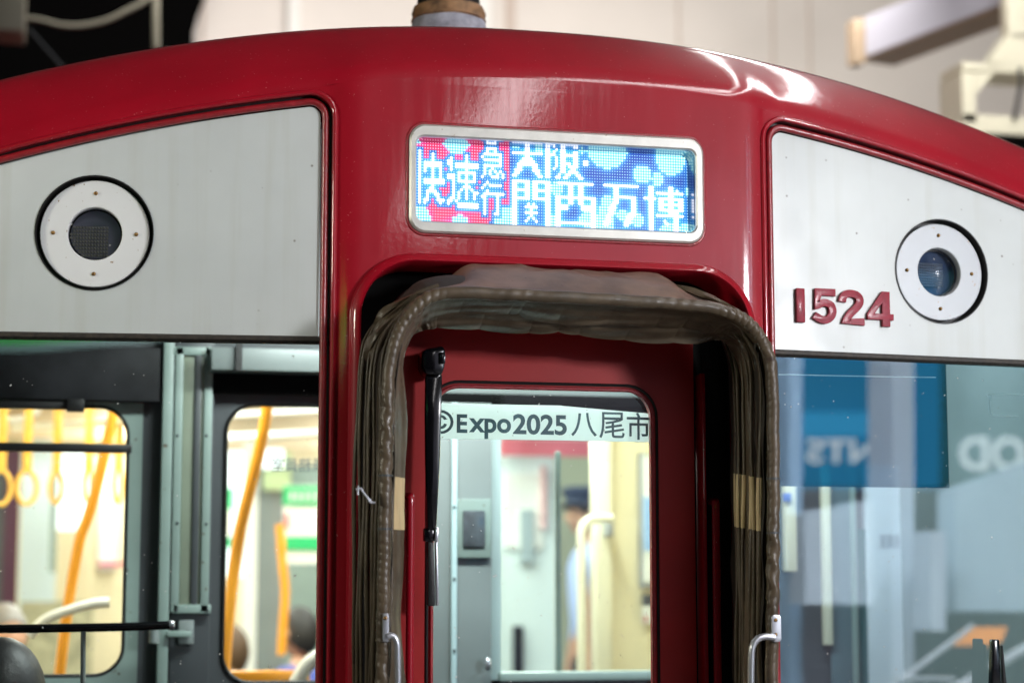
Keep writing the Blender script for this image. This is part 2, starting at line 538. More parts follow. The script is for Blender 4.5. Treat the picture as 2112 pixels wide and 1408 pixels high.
M['whitepipe'] = mat('white_pipe', (0.8, 0.8, 0.76), 0.3)
M['creampipe'] = mat('cream_handrail', (0.78, 0.72, 0.54), 0.3, coat=0.3)
M['stn_wall'] = mat('cream_wall_panel', (0.64, 0.60, 0.55), 0.5, mott=0.05, mscale=1.2)
M['joint'] = mat('wall_joint', (0.50, 0.42, 0.36), 0.6)
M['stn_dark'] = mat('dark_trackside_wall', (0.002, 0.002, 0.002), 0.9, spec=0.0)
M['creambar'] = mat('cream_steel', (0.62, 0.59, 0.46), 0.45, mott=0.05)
M['shaded_cream'] = mat('shaded_cream_steel', (0.10, 0.094, 0.065), 0.6)  # cream steel with the dim corner's shade put into its colour
M['signwhite'] = mat('grey_white_sign_box', (0.34, 0.34, 0.39), 0.4)
M['signunder'] = mat('brown_sign_underside', (0.28, 0.21, 0.14), 0.5)
M['rust'] = mat('rusty_ring', (0.22, 0.12, 0.055), 0.7, mott=0.6, mscale=28, bump=0.8, bscale=60)
M['greybase'] = mat('weathered_grey_casting', (0.30, 0.30, 0.35), 0.5, mott=0.35, mscale=40, bump=1.0, bscale=90, dirt=0.15, dscale=70, dcolor=(0.7, 0.7, 0.72))
M['floor'] = mat('platform_floor', (0.22, 0.21, 0.20), 0.5, mott=0.1)
M['ceil'] = mat('station_ceiling', (0.10, 0.10, 0.10), 0.7)

# ------------------------------------------------------------------ the setting
B = MB(); B.box(1.45, 9, -18, 9.2, -1.75, -1.6)
setp(B.build('platform_floor', M['floor'], smooth=None), kind='structure')
B = MB(); B.box(-9, 1.45, -18, 14, -2.75, -2.6)
setp(B.build('track_bed', M['floor'], smooth=None), kind='structure')
B = MB(); B.box(-9, 9, -18, 14, 6.0, 6.1)
setp(B.build('station_ceiling', M['ceil'], smooth=None), kind='structure')

# cream wall behind the train
wl = P(402, 0, 9.0)[0]
wa = empty('station_wall', (3.5, 9.0, -1.6), 'cream panelled station wall with fine vertical joints behind the red roof', 'wall')
B = MB(); B.box(wl, 9, 9.0, 9.1, -1.6, 4.6); B.build('wall_face', M['stn_wall'], wa, smooth=None)
B = MB()
for px, w in ((418, 5), (1042, 22), (1398, 4), (1592, 4), (1668, 3)):
    a = P(px, 0, 8.98)[0]; b_ = P(px+w, 0, 8.98)[0]
    B.box(a, b_, 8.985, 8.9975, -1.6, 4.6)
B.build('panel_joint', M['joint'], wa, smooth=None)
B = MB()
for px, w in ((596, 24), (985, 30)):
    a = P(px, 0, 8.9)[0]; b_ = P(px+w, 0, 8.9)[0]
    B.box(a, b_, 8.93, 8.9975, -1.6, 4.6)
B.build('cover_strip', M['saloon_white'], wa, smooth=None)

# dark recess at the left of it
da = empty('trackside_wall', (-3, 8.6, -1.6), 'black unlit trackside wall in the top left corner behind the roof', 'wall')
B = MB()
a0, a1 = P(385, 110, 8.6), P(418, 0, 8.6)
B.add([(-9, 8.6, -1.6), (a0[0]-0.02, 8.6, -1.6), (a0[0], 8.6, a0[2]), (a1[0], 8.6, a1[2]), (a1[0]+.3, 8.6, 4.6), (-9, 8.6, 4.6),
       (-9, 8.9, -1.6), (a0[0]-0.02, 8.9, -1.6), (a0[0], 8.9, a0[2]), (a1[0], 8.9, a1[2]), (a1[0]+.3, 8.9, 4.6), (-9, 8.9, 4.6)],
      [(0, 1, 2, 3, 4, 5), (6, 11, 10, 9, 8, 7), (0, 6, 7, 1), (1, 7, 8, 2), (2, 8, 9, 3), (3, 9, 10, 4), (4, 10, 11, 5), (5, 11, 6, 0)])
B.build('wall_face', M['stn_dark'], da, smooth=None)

# things hanging in the dark corner
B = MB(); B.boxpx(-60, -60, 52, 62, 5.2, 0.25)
setp(B.build('bracket_box', M['shaded_cream'], bevel=0.01), 'cream steel box in the extreme top left corner of the photo', 'box')
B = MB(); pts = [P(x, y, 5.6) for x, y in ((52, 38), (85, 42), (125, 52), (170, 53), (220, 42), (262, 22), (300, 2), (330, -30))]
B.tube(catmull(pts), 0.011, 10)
setp(B.build('hanging_cable', M['shaded_cream'], smooth=60), 'thin cream cable sagging across the black top left corner', 'cable')
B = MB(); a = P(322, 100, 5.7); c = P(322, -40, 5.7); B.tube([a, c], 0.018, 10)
setp(B.build('support_post', M['shaded_cream'], smooth=60), 'slim cream upright post beside the sagging cream cable', 'post')
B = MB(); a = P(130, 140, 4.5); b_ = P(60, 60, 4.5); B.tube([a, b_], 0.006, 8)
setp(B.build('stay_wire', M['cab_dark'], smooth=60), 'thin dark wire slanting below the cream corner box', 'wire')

# sign box, top right
sg = empty('sign_box', tuple(P(1900, 60, 5.0)), 'long grey white sign box with brown underside hung at the top right', 'sign')
far, near = P(1785, 78, 5.4), P(2100, 0, 4.2)
def prism(p0, p1, z0a, z1a, z0b, z1b, th):
    d = Vector((p1[0]-p0[0], p1[1]-p0[1], 0)).normalized(); n = Vector((-d.y, d.x, 0))*th
    if n.y < 0: n = -n
    m = MB()
    v = [(p0[0], p0[1], z0a), (p1[0], p1[1], z0b), (p1[0], p1[1], z1b), (p0[0], p0[1], z1a)]
    v += [(x+n.x, y+n.y, z) for x, y, z in v]
    m.add(v, [(0, 1, 2, 3), (7, 6, 5, 4), (0, 4, 5, 1), (1, 5, 6, 2), (2, 6, 7, 3), (3, 7, 4, 0)])
    return m
ya, yb = 5.5, 4.3
za0, za1 = P(1785, 116, ya)[2], P(1785, 36, ya)[2]
pa = P(1785, 80, ya); pb = P(2120, 40, yb)
h = za1-za0
prism(pa, pb, za0, za1, za0, za1, 0.06).build('sign_face', M['signwhite'], sg, smooth=None)
pa2 = (pa[0]+0.0, pa[1]+0.063, 0); pb2 = (pb[0]+0.0, pb[1]+0.063, 0)
prism(pa2, pb2, za0-0.012, za1, za0-0.012, za1, 0.22).build('sign_body', M['signunder'], sg, smooth=None)
B = MB(); B.boxpx(1762, 40, 1783, 130, 5.53, 0.1); B.build('end_cap', M['signunder'], sg, smooth=None)

# cream hanger with an open box frame
hg = empty('hanger_frame', tuple(P(2050, 200, 4.3)), 'cream steel post carrying an open box frame at the right edge', 'bracket')
B = MB(); B.boxpx(2078, -80, 2150, 80, 4.3, 0.08); B.build('post', M['creambar'], hg, bevel=0.006)
B = MB()
q = [P(x, y, 4.3) for x, y in ((2078, 72), (2150, 72), (2150, 135), (2035, 135))]
v = [tuple(p) for p in q]+[(p[0], p[1]+0.1, p[2]) for p in q]
B.add(v, [(0, 1, 2, 3), (7, 6, 5, 4), (0, 4, 5, 1), (1, 5, 6, 2), (2, 6, 7, 3), (3, 7, 4, 0)])
B.build('gusset', M['creambar'], hg, smooth=None)
B = MB(); B.boxpx(1985, 133, 2160, 149, 4.3, 0.24); B.boxpx(1985, 149, 2012, 252, 4.3, 0.24); B.boxpx(1985, 240, 2160, 276, 4.3, 0.24)
q = [P(x, y, 4.31) for x, y in ((2012, 149), (2052, 149), (2012, 196))]
v = [tuple(p) for p in q]+[(p[0], p[1]+0.2, p[2]) for p in q]
B.add(v, [(0, 1, 2), (5, 4, 3), (0, 3, 4, 1), (1, 4, 5, 2), (2, 5, 3, 0)])
B.build('box_frame', M['creambar'], hg, smooth=None)
B = MB(); pts = [P(x, y, 4.28) for x, y in ((2104, 140), (2106, 170), (2100, 205), (2092, 246))]
B.tube(catmull(pts), 0.011, 10)
setp(B.build('black_cable', M['rubber'], smooth=60), 'short black cable hanging in the cream box frame', 'cable')
B = MB(); B.boxpx(2025, 284, 2200, 420, 4.2, 0.3)
setp(B.build('equipment_case', M['stn_dark'], smooth=None), 'black case under the cream box frame, right edge', 'case')

# ------------------------------------------------------------------ THE TRAIN
car = empty('train_car', (0, 0.8, -1.5), 'maroon train car with white headlight panels, number 1524 and lit blue destination display', 'train')
X0 = 0.006
zc = lambda x: 1.058-0.155*(x-X0)**2
zp = lambda x: 1.014-0.138*(x-X0)**2
ZB = -0.75
XE = 1.36
PXI = 0.492                       # inner edge of the side panels
ZPB = 0.502                       # bottom edge of the white panels


def side_loop(s, grow=0.0, zb=ZB+0.02, zt=None):
    """loop of the side opening (panel + window); s = -1 left, +1 right"""
    xi = (PXI-grow); xo = XE-0.06
    pts = [(xi, zb), (xo, zb)]
    n = 22
    r = 0.022+grow
    for i in range(n+1):
        a = xo+(xi+r-xo)*i/n
        pts.append((a, (zp(a) if zt is None else zt)+grow))
    ze = (zp(xi+r) if zt is None else zt)+grow
    for k in range(1, 7):
        t = math.pi/2*k/6
        pts.append((xi+r-r*math.sin(t), ze-r+r*math.cos(t)))
    return [(X0+s*a, z) for a, z in pts]


GR = 0.024
hole_l, hole_r = side_loop(-1, GR), side_loop(1, GR)
ga_x0, ga_x1, ga_z = -0.405, 0.420, 0.655
gang = rrect(ga_x0, ga_x1, ZB+0.02, ga_z, 0.115, 14, (0, 0, 1, 1))
LX0, LX1, LZ0, LZ1 = -0.306, 0.329, 0.719, 0.946
led_hole = rrect(LX0+0.004, LX1-0.004, LZ0+0.004, LZ1-0.004, 0.03)
outer = [(-XE, ZB), (XE, ZB)]+[(XE-2*XE*i/60, zc(XE-2*XE*i/60)) for i in range(61)]
cuts = [X0+s*(0.405+0.065*i/8) for s in (-1, 1) for i in range(9)]+[X0+s*a for s in (-1, 1) for a in (0.6, 0.75, 0.9, 1.05, 1.2)]
link('front_shell', sheet([outer, hole_l, hole_r, gang, led_hole], yf, cuts), M['red'], car, 40)

# roof: crease roll, sloping band, roll over to the long roof
prof = [(0.0, 0.0)]
ang = 0.0
segs = [(0.042, 0, 40, 10), (0.13, 40, 56, 10), (0.07, 56, 72, 6), (0.05, 72, 82, 5), (0.10, 82, 90, 6)]
for L, a0_, a1_, n in segs:
    for i in range(n):
        a = math.radians(a0_+(a1_-a0_)*(i+0.5)/n)
        prof.append((prof[-1][0]+L/n*math.sin(a), prof[-1][1]+L/n*math.cos(a)))
for yy in (0.7, 2, 5, 8.4): prof.append((yy, prof[-1][1]+0.0001))
def rise(x):
    return 1.0+0.22*abs(x-X0)**1.5
def ysm(x):
    a = abs(x-X0)-0.36
    return TB*(math.sqrt(a*a+0.05)+a)/2
rows = []
xs = [-XE+2*XE*i/90 for i in range(91)]
for (py_, pz_) in prof:
    t_ = max(0.0, min(1.0, (py_-0.012)/0.10)); t_ = t_*t_*(3-2*t_)
    rows.append([(x, yf(x)*(1-t_)+ysm(x)*t_+py_, zc(x)+pz_*rise(x)) for x in xs])
B = MB(); B.grid(rows); B.build('roof', M['red'], car, 60)
# body sides and floor
B = MB()
for s in (-1, 1):
    x = s*XE
    zz = zc(x)
    if s > 0:
        B.grid([[(x, yf(x), ZB), (x, 4.25, ZB)], [(x, yf(x), zz), (x, 4.25, zz+prof[-1][1]*rise(x))]])
        B.grid([[(x, 6.7, ZB), (x, 8.4, ZB)], [(x, 6.7, zz), (x, 8.4, zz+prof[-1][1]*rise(x))]])
        B.grid([[(x, 4.25, 0.85), (x, 6.7, 0.85)], [(x, 4.25, zz+0.2), (x, 6.7, zz+0.2)]])
        continue
    B.grid([[(x, yf(x), ZB), (x, 8.4, ZB)], [(x, yf(x), zz), (x, 8.4, zz+prof[-1][1]*rise(x))]])
B.build('side_wall', M['red'], car, 30)
B = MB(); B.box(-XE, XE, 0.0, 8.4, ZB-0.4, ZB-0.01); B.build('underframe', M['cab_black'], car, None)

# side panels, headlights, windows
HL = {-1: PF(195, 478), 1: PF(1947, 558)}
HR = 0.117


def frame_axes(s):
    u = Vector((1, TB*s, 0)).normalized()
    n = Vector((u.y, -u.x, 0))           # towards the viewer
    return u, Vector((0, 0, 1)), n


for s in (-1, 1):
    off = 0.012
    ypan = lambda x: yf(X0+s*0.5)+off+(abs(x-X0)-0.5)*TB
    cx, cz = HL[s][0], HL[s][2]
    circ = [(cx+HR*math.cos(2*math.pi*i/64), cz+HR*math.sin(2*math.pi*i/64)) for i in range(64)]
    top = side_loop(s, 0.0, ZPB)
    pn = link('headlight_panel', sheet([top, circ], ypan), M['panel'], car, 30)
    # red bead and dark groove around the opening
    lp = side_loop(s, 0.010)
    pth = [(x, ypan(x)-0.004, z) for x, z in lp[2:]]+[(lp[0][0], ypan(lp[0][0])-0.004, ZB+.02)]
    B = MB(); B.tube(pth, 0.0075, 8); B.build('window_bead', M['red_bead'], car, 60)
    lo = side_loop(s, GR)
    B = wall_strip(lo, lambda x: yf(x), lambda x: yf(x)+0.05); B.build('opening_edge', M['red'], car, 40)
    li = side_loop(s, 0.004); 
    B = MB(); B.grid([[(x, ypan(x)+0.010, z) for x, z in lo], [(x, ypan(x)+0.010, z) for x, z in li]], close=True)
    B.build('groove_seal', M['rubber'], car, 40)
    # rolled outer lip
    pth = [(x, yf(x)-0.002, z) for x, z in side_loop(s, GR+0.004)[2:]]
    pth.append((pth[-1][0], pth[-1][1], ZB+.02))
    B = MB(); B.tube(pth, 0.006, 10); B.build('opening_lip', M['red'], car, 60)
    # rubber strip under the panel
    xa, xb = (X0+s*(PXI-0.02 if s < 0 else PXI-0.004)), X0+s*(XE-0.06)
    n = 12
    B = MB()
    rowz = [(ZPB+0.001, -0.001), (ZPB-0.003, -0.007), (ZPB-0.009, -0.007), (ZPB-0.014, 0.002), (ZPB-0.014, 0.02)]
    B.grid([[(xa+(xb-xa)*i/n, ypan(xa+(xb-xa)*i/n)+dy, z) for i in range(n+1)] for z, dy in rowz])
    B.build('window_strip', M['strip'], car, 50)
    # window pane
    gp = [(X0+s*(PXI-0.01), ZB+0.03), (X0+s*(XE-0.06), ZB+0.03), (X0+s*(XE-0.06), ZPB-0.008), (X0+s*(PXI-0.01), ZPB-0.008)]
    yg = lambda x: ypan(x)+0.006
    link('window_pane', sheet([gp], yg), M['glass'] if s < 0 else M['glass_r'], car, 30)
    # headlight
    u, w, nrm = frame_axes(s)
    c0 = Vector((cx, ypan(cx), cz))
    def ring(r, d, n=64): return [c0-nrm*d+u*(r*math.cos(2*math.pi*i/n))+w*(r*math.sin(2*math.pi*i/n)) for i in range(n)]
    B = MB(); B.grid([ring(HR+0.001, -0.002), ring(HR-0.001, -0.002), ring(HR-0.002, 0.03), ring(0.05, 0.03)], close=True)
    hl = B.build('headlight', M['rubber'], car, 40)
    B = MB(); B.grid([ring(0.109, 0.030), ring(0.109, 0.011), ring(0.1075, 0.0095), ring(0.0555, 0.0095), ring(0.054, 0.011), ring(0.054, 0.032)], close=True)
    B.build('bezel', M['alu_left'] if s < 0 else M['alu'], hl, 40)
    for k in range(4):
        a = math.pi/2*k
        p = c0-nrm*0.0085+u*(0.0825*math.cos(a))+w*(0.0825*math.sin(a))
        B = MB(); B.sphere(p, 0.0042, 0.0042, 0.0042, 12, 8); B.build('screw', M['brass'], hl, 60)
    B = MB(); B.grid([ring(0.054, 0.026), ring(0.053, 0.032), ring(0.047, 0.042), ring(0.02, 0.048), ring(0.001, 0.049)], close=True)
    B.build('lamp_bowl', M['lens'] if s < 0 else M['lens_blue'], hl, 60)
    # ribbed prism block
    B = MB(); nx, nz = 13, 9
    w0, w1, h0, h1 = -0.052, 0.022, -0.030, 0.024
    if s < 0: w0, w1, h0, h1 = -0.052, 0.026, -0.044, 0.020
    for i in range(nx):
        for j in range(nz):
            a_, b2 = w0+(w1-w0)*i/nx, w0+(w1-w0)*(i+.86)/nx
            e_, f_ = h0+(h1-h0)*j/nz, h0+(h1-h0)*(j+.8)/nz
            pc = c0-nrm*0.0265+u*((a_+b2)/2)+w*((e_+f_)/2)
            if math.hypot((a_+b2)/2, (e_+f_)/2) > 0.050: continue
            q = [c0-nrm*0.0315+u*a_+w*e_, c0-nrm*0.0315+u*b2+w*e_, c0-nrm*0.0315+u*b2+w*f_, c0-nrm*0.0315+u*a_+w*f_, pc]
            B.add(q, [(0, 1, 4), (1, 2, 4), (2, 3, 4), (3, 0, 4)])
    B.build('lamp_prism', M['prism'] if s < 0 else M['prism_dim'], hl, None)
    B = MB(); B.add(ring(0.0545, 0.0235), [tuple(range(64))]); B.build('lamp_glass', M['glass_l'], hl, None)

# number 1524
ypr = lambda x: yf(X0+0.5)+0.012+(abs(x-X0)-0.5)*TB
def place_digit(ch, px0, px1, pyt, pyb):
    a = PF(px0, pyb, 0.005); b_ = PF(px1, pyt, 0.005)
    wd, ht = b_[0]-a[0], b_[2]-a[2]
    if ch == '1':
        m = MB(); d = 0.010
        x0, x1, z0, z1 = a[0], b_[0], a[2], b_[2]
        v = [(x0, ypr(x0)-d, z0), (x1, ypr(x1)-d, z0), (x1, ypr(x1)-d, z1), (x0, ypr(x0)-d, z1)]
        v += [(x, y+d+0.001, z) for x, y, z in v]
        m.add(v, [(0, 1, 2, 3), (7, 6, 5, 4), (0, 4, 5, 1), (1, 5, 6, 2), (2, 6, 7, 3), (3, 7, 4, 0)])
        m.build('number_digit', M['digit'], car, 30, bevel=0.0012)
        return
    if ch == '4':
        loops = [[(.42, 1), (.62, 1), (.62, .35), (.72, .35), (.72, .19), (.62, .19), (.62, 0), (.42, 0), (.42, .19), (0, .19), (0, .35)], [(.42, .35), (.42, .70), (.18, .35)]]
    else:
        c5 = [(.68, .905), (.20, .905), (.165, .50), (.30, .585), (.44, .59), (.56, .52), (.605, .36), (.55, .20), (.42, .10), (.27, .11), (.08, .22)]
        c2 = [(.10, .66), (.125, .79), (.23, .885), (.38, .905), (.53, .86), (.605, .74), (.58, .60), (.46, .45), (.32, .31), (.19, .095), (.72, .095)]
        cl = [Vector((x, y, 0)) for x, y in (c5 if ch == '5' else c2)]
        n0 = 3 if ch == '5' else 0
        n1 = len(cl) if ch == '5' else 10
        arc = catmull(cl[(2 if ch == '5' else 0):n1], 6)
        cl = (cl[:2]+arc) if ch == '5' else (arc+cl[10:])
        L_, R_ = [], []
        w2 = 0.098
        for k in range(len(cl)):
            a_ = (cl[k]-cl[k-1]).normalized() if k else (cl[1]-cl[0]).normalized()
            b2 = (cl[k+1]-cl[k]).normalized() if k < len(cl)-1 else a_
            na, nb = Vector((-a_.y, a_.x, 0)), Vector((-b2.y, b2.x, 0))
            m_ = (na+nb).normalized(); kk = w2/max(0.80, m_.dot(na))
            L_.append(cl[k]+m_*kk); R_.append(cl[k]-m_*kk)
        loops = [[(p.x, p.y) for p in L_]+[(p.x, p.y) for p in R_[::-1]]]
    dth = 0.010
    v2, f2 = fill2d([[(x*wd/0.72, y*ht) for x, y in lp] for lp in loops], extrude=dth/2-0.0007, bevel=0.0007)
    m = MB(); m.add([(a[0]+p[0], ypr(a[0]+p[0])-dth/2+0.001-p[2], a[2]+p[1]) for p in v2], f2)
    m.build('number_digit', M['digit'], car, 30)
place_digit('1', 1643, 1659, 595, 664)
place_digit('5', 1674, 1725, 597, 665)
place_digit('2', 1731, 1781, 600, 668)
place_digit('4', 1790, 1841, 603, 671)

# ------------------------------------------------------------------ destination display
IX0, IX1, IZ0, IZ1 = -0.2915, 0.3115, 0.7425, 0.9205
lo = rrect(LX0, LX1, LZ0, LZ1, 0.034, 10); li = rrect(IX0, IX1, IZ0, IZ1, 0.017, 10)
DY = 0.052
B = MB()
B.grid([[(x, -0.001, z) for x, z in li], [(x, DY+0.01, z) for x, z in li]], close=True)
disp = B.build('destination_display', mat('display_housing', (0.012, 0.016, 0.06), 0.16, coat=0.6), car, 40)
lo2 = rrect(LX0+0.004, LX1-0.004, LZ0+0.004, LZ1-0.004, 0.031, 10)
li2 = rrect(IX0-0.003, IX1+0.003, IZ0-0.003, IZ1+0.003, 0.019, 10)
B = MB(); B.grid([[(x, 0.004, z) for x, z in lo], [(x, -0.006, z) for x, z in lo], [(x, -0.010, z) for x, z in lo2], [(x, -0.010, z) for x, z in li2], [(x, -0.0065, z) for x, z in li], [(x, 0.004, z) for x, z in li]], close=True)
B.build('frame', M['led_frame'], disp, 40)
lr = rrect(LX0-0.003, LX1+0.003, LZ0-0.003, LZ1+0.003, 0.037, 10)
B = MB(); B.tube([(x, 0.001, z) for x, z in lr]+[(lr[0][0], 0.001, lr[0][1])], 0.004, 8, cap=False); B.build('seal', M['red_bead'], disp, 60)

NC, NR = 107, 29
G = [[0]*NC for _ in range(NR)]                 # 1 = lit white
def dot(c, r):
    c, r = int(round(c)), int(round(r))
    if 0 <= c < NC and 0 <= r < NR: G[r][c] = 1
def ln(c0, r0, c1, r1, t=1, tv=1):
    n = int(max(abs(c1-c0), abs(r1-r0))*2)+1
    for i in range(n+1):
        c, r = c0+(c1-c0)*i/n, r0+(r1-r0)*i/n
        for k in range(t):
            for kk in range(tv): dot(c+k, r+kk)
# fast
ln(1, 4, 1, 22); ln(6, 5, 6, 18); ln(3, 8, 9, 8); ln(3, 9, 9, 9); ln(9, 8, 9, 14); ln(3, 14, 10, 14); ln(3, 15, 10, 15)
ln(5, 17, 3, 22); ln(4, 19, 3, 22); ln(6, 17, 9, 22); ln(7, 18, 9, 21); ln(3, 9, 3, 11); dot(10, 21)
# speed
ln(13, 6, 13, 10); ln(12, 7, 12, 8); ln(12, 12, 14, 12); ln(12, 13, 14, 13); ln(14, 13, 14, 20); ln(14, 19, 12, 22); ln(13, 20, 12, 22); ln(14, 20, 16, 22)
ln(16, 22, 23, 22); ln(16, 23, 23, 23); ln(15, 8, 23, 8); ln(15, 9, 23, 9); ln(19, 5, 19, 20); ln(16, 11, 22, 11); ln(16, 14, 22, 14); ln(16, 11, 16, 14); ln(22, 11, 22, 14)
ln(19, 15, 16, 18); ln(16, 18, 16, 20); ln(19, 15, 22, 18); ln(22, 18, 22, 20); dot(23, 18)
# urgent
ln(27, 2, 30, 2); ln(27, 2, 27, 3); ln(30, 2, 30, 4); ln(26, 4, 32, 4); ln(26, 6, 32, 6); ln(26, 8, 32, 8); ln(32, 4, 32, 8); dot(25, 5)
ln(26, 9, 26, 11); dot(25, 12); ln(28, 10, 28, 11); ln(29, 12, 31, 12); dot(30, 10); dot(31, 11); dot(32, 10); ln(33, 11, 33, 12); dot(29, 9)
# go
dot(27, 14); dot(26, 15); dot(25, 16); ln(28, 15, 32, 15); dot(27, 17); ln(26, 18, 26, 25); dot(25, 19); ln(27, 18, 33, 18); ln(31, 18, 31, 25); dot(30, 25)
# big
ln(42, 0, 42, 7, 2); ln(37, 3, 48, 3); ln(41, 5, 37, 11, 2); ln(43, 5, 47, 11, 2)
# slope (right half of the city name)
ln(50, 0, 50, 11, 2); ln(52, 0, 54, 0); ln(54, 0, 54, 1); dot(53, 2); dot(52, 3); dot(53, 3); ln(54, 4, 54, 7); dot(53, 8)
ln(56, 0, 56, 9, 2); ln(56, 0, 62, 0); ln(58, 3, 61, 3); ln(61, 2, 61, 7, 2); ln(58, 6, 63, 11, 2); ln(61, 7, 57, 11, 2); dot(55, 10); ln(54, 11, 55, 11); dot(56, 9)
ln(65, 5, 66, 5); ln(65, 6, 66, 6)
# gate character
ln(37, 13, 37, 28, 2); ln(50, 13, 50, 28, 2); ln(42, 13, 42, 19, 2); ln(45, 13, 45, 19, 2)
for r in (13, 16, 19): ln(37, r, 43, r); ln(45, r, 51, r)
dot(43, 21); dot(45, 21); ln(42, 22, 46, 22); ln(44, 22, 44, 25); ln(42, 24, 46, 24); dot(43, 26); dot(42, 27); dot(45, 26); dot(46, 27)
# west
ln(55, 13, 68, 13); ln(59, 13, 59, 20, 2); ln(63, 13, 63, 20, 2); ln(55, 21, 58, 21); ln(55, 22, 58, 22); ln(64, 21, 67, 21); ln(64, 22, 67, 22)
ln(54, 18, 54, 28, 2); ln(54, 18, 69, 18); ln(68, 18, 68, 28, 2); ln(54, 27, 69, 27)
# ten thousand
ln(73, 13, 86, 13); ln(77, 13, 77, 19, 2); ln(76, 20, 73, 27, 2); ln(78, 17, 85, 17); ln(84, 17, 84, 23, 2); ln(83, 23, 81, 27, 2)
# exhibition
ln(91, 13, 91, 28, 2); ln(89, 17, 93, 17); ln(94, 15, 104, 15); ln(99, 13, 99, 22, 2); ln(95, 17, 95, 21, 2); ln(103, 17, 103, 21, 2)
for r in (17, 19, 21): ln(95, r, 104, r)
dot(102, 14); dot(103, 15); ln(94, 23, 104, 23); ln(101, 22, 101, 28, 2); dot(97, 25); dot(98, 26)
Wg = np.array(G, float)
near = Wg.copy()
for dr in (-1, 0, 1):
    for dc in (-1, 0, 1):
        near = np.maximum(near, np.roll(np.roll(Wg, dr, 0), dc, 1))
near2 = near.copy()
for dr in (-1, 0, 1):
    for dc in (-1, 0, 1):
        near2 = np.maximum(near2, np.roll(np.roll(near, dr, 0), dc, 1))
cls = np.zeros((NR, NC), int)                   # 0 blue, 1 red, 2 cyan, 3 white
for r in range(NR):
    for c in range(NC):
        k = 0
        lim = 36 if r < 22 else 30-max(0, (r-22))*0.35
        if c < lim and not near[r][c]: k = 1
        def inc(cc, rr, R): return (c-cc)**2+(r-rr)**2 < R*R
        cy = [(15, -1.2, 5.6), (-1, 28, 6.3), (16.5, 29.5, 3.6), (0, -1, 2.5), (74, -1.5, 8.6), (88, 8.5, 3.4), (94.3, 10, 2.4), (99.5, 2.0, 6.2), (74, 22, 3.2),
              (73, 26, 4), (80, 23.5, 2.1), (86, 25, 2.4), (34, 27, 4.6), (54, 15, 2.6), (53, 27, 3), (66, 25.5, 3.2), (107, 14, 1.6), (99, 30, 4.5), (106, 29, 4), (38, -1, 2.3), (47, 1, 1.8), (74, 19, 2.6), (64, 0, 2.2)]
        if any(inc(*q) for q in cy) and not (near[r][c] and c < 36): k = 2
        if Wg[r][c]: k = 3
        cls[r][c] = k
lit = (cls >= 2)*1.0+(cls == 3)*0.8
glow = np.zeros_like(lit)
for dr in range(-3, 4):
    for dc in range(-3, 4):
        glow += np.roll(np.roll(lit, dr, 0), dc, 1)*math.exp(-(dr*dr+dc*dc)/3.2)
glow /= 10.0
rm = rnd
cellc = np.zeros((NR, NC, 3)); dotc = np.zeros((NR, NC, 3)); dotr = np.zeros((NR, NC))
for r in range(NR):
    for c in range(NC):
        k = cls[r][c]; g = min(1.3, glow[r][c])
        if k == 0: cellc[r][c] = (0.008+0.05*g, 0.055+0.42*g, 0.40+0.75*g); dotc[r][c] = (0.5, 0.95, 1.3); dotr[r][c] = 0.20
        elif k == 1: cellc[r][c] = (0.72+0.15*g, 0.015+0.03*g, 0.10+0.45*g); dotc[r][c] = (1.3, 0.55, 0.75); dotr[r][c] = 0.27
        elif k == 2: cellc[r][c] = (0.08, 0.52, 0.68+.2*g); dotc[r][c] = (0.75, 1.35, 1.4); dotr[r][c] = 0.40
        else: cellc[r][c] = (0.70, 0.86, 1.25); dotc[r][c] = (2.0, 2.1, 2.4); dotr[r][c] = 0.44
sA, sB = P(858, 290, DY), P(1420, 480, DY)
SX0, SX1 = sA[0], sB[0]
SZ1, SZ0 = P(1140, 299, DY)[2], P(1140, 467, DY)[2]
pw, ph_ = (SX1-SX0)/NC, (SZ1-SZ0)/NR


def screen_mat(name, strength):
    m = bpy.data.materials.new(name); m.use_nodes = True
    nt = m.node_tree; b = nt.nodes['Principled BSDF']
    a = nt.nodes.new('ShaderNodeAttribute'); a.attribute_name = 'led'
    b.inputs['Base Color'].default_value = (0.01, 0.01, 0.015, 1)
    nt.links.new(a.outputs['Color'], b.inputs['Emission Color'])
    b.inputs['Emission Strength'].default_value = strength
    b.inputs['Roughness'].default_value = 0.3
    return m


vv, ff, cc = [], [], []
for r in range(NR):
    for c in range(NC):
        x, z = SX0+pw*c, SZ1-ph_*(r+1)
        b0 = len(vv)
        vv += [(x, DY, z), (x+pw, DY, z), (x+pw, DY, z+ph_), (x, DY, z+ph_)]
        ff.append((b0, b0+1, b0+2, b0+3)); cc.append(cellc[r][c])
        R = dotr[r][c]; b0 = len(vv)
        for k in range(8):
            t = math.pi*(k+.5)/4
            vv.append((x+pw/2+math.cos(t)*R*pw, DY-0.002, z+ph_/2+math.sin(t)*R*ph_))
        ff.append(tuple(range(b0, b0+8))); cc.append(dotc[r][c])
me = bpy.data.meshes.new('led_screen'); me.from_pydata(vv, [], ff)
at = me.attributes.new('led', 'FLOAT_COLOR', 'FACE')
at.data.foreach_set('color', np.array([(*q, 1) for q in cc], float).reshape(-1))
link('led_screen', me, screen_mat('led_screen_light', 1.05), disp)

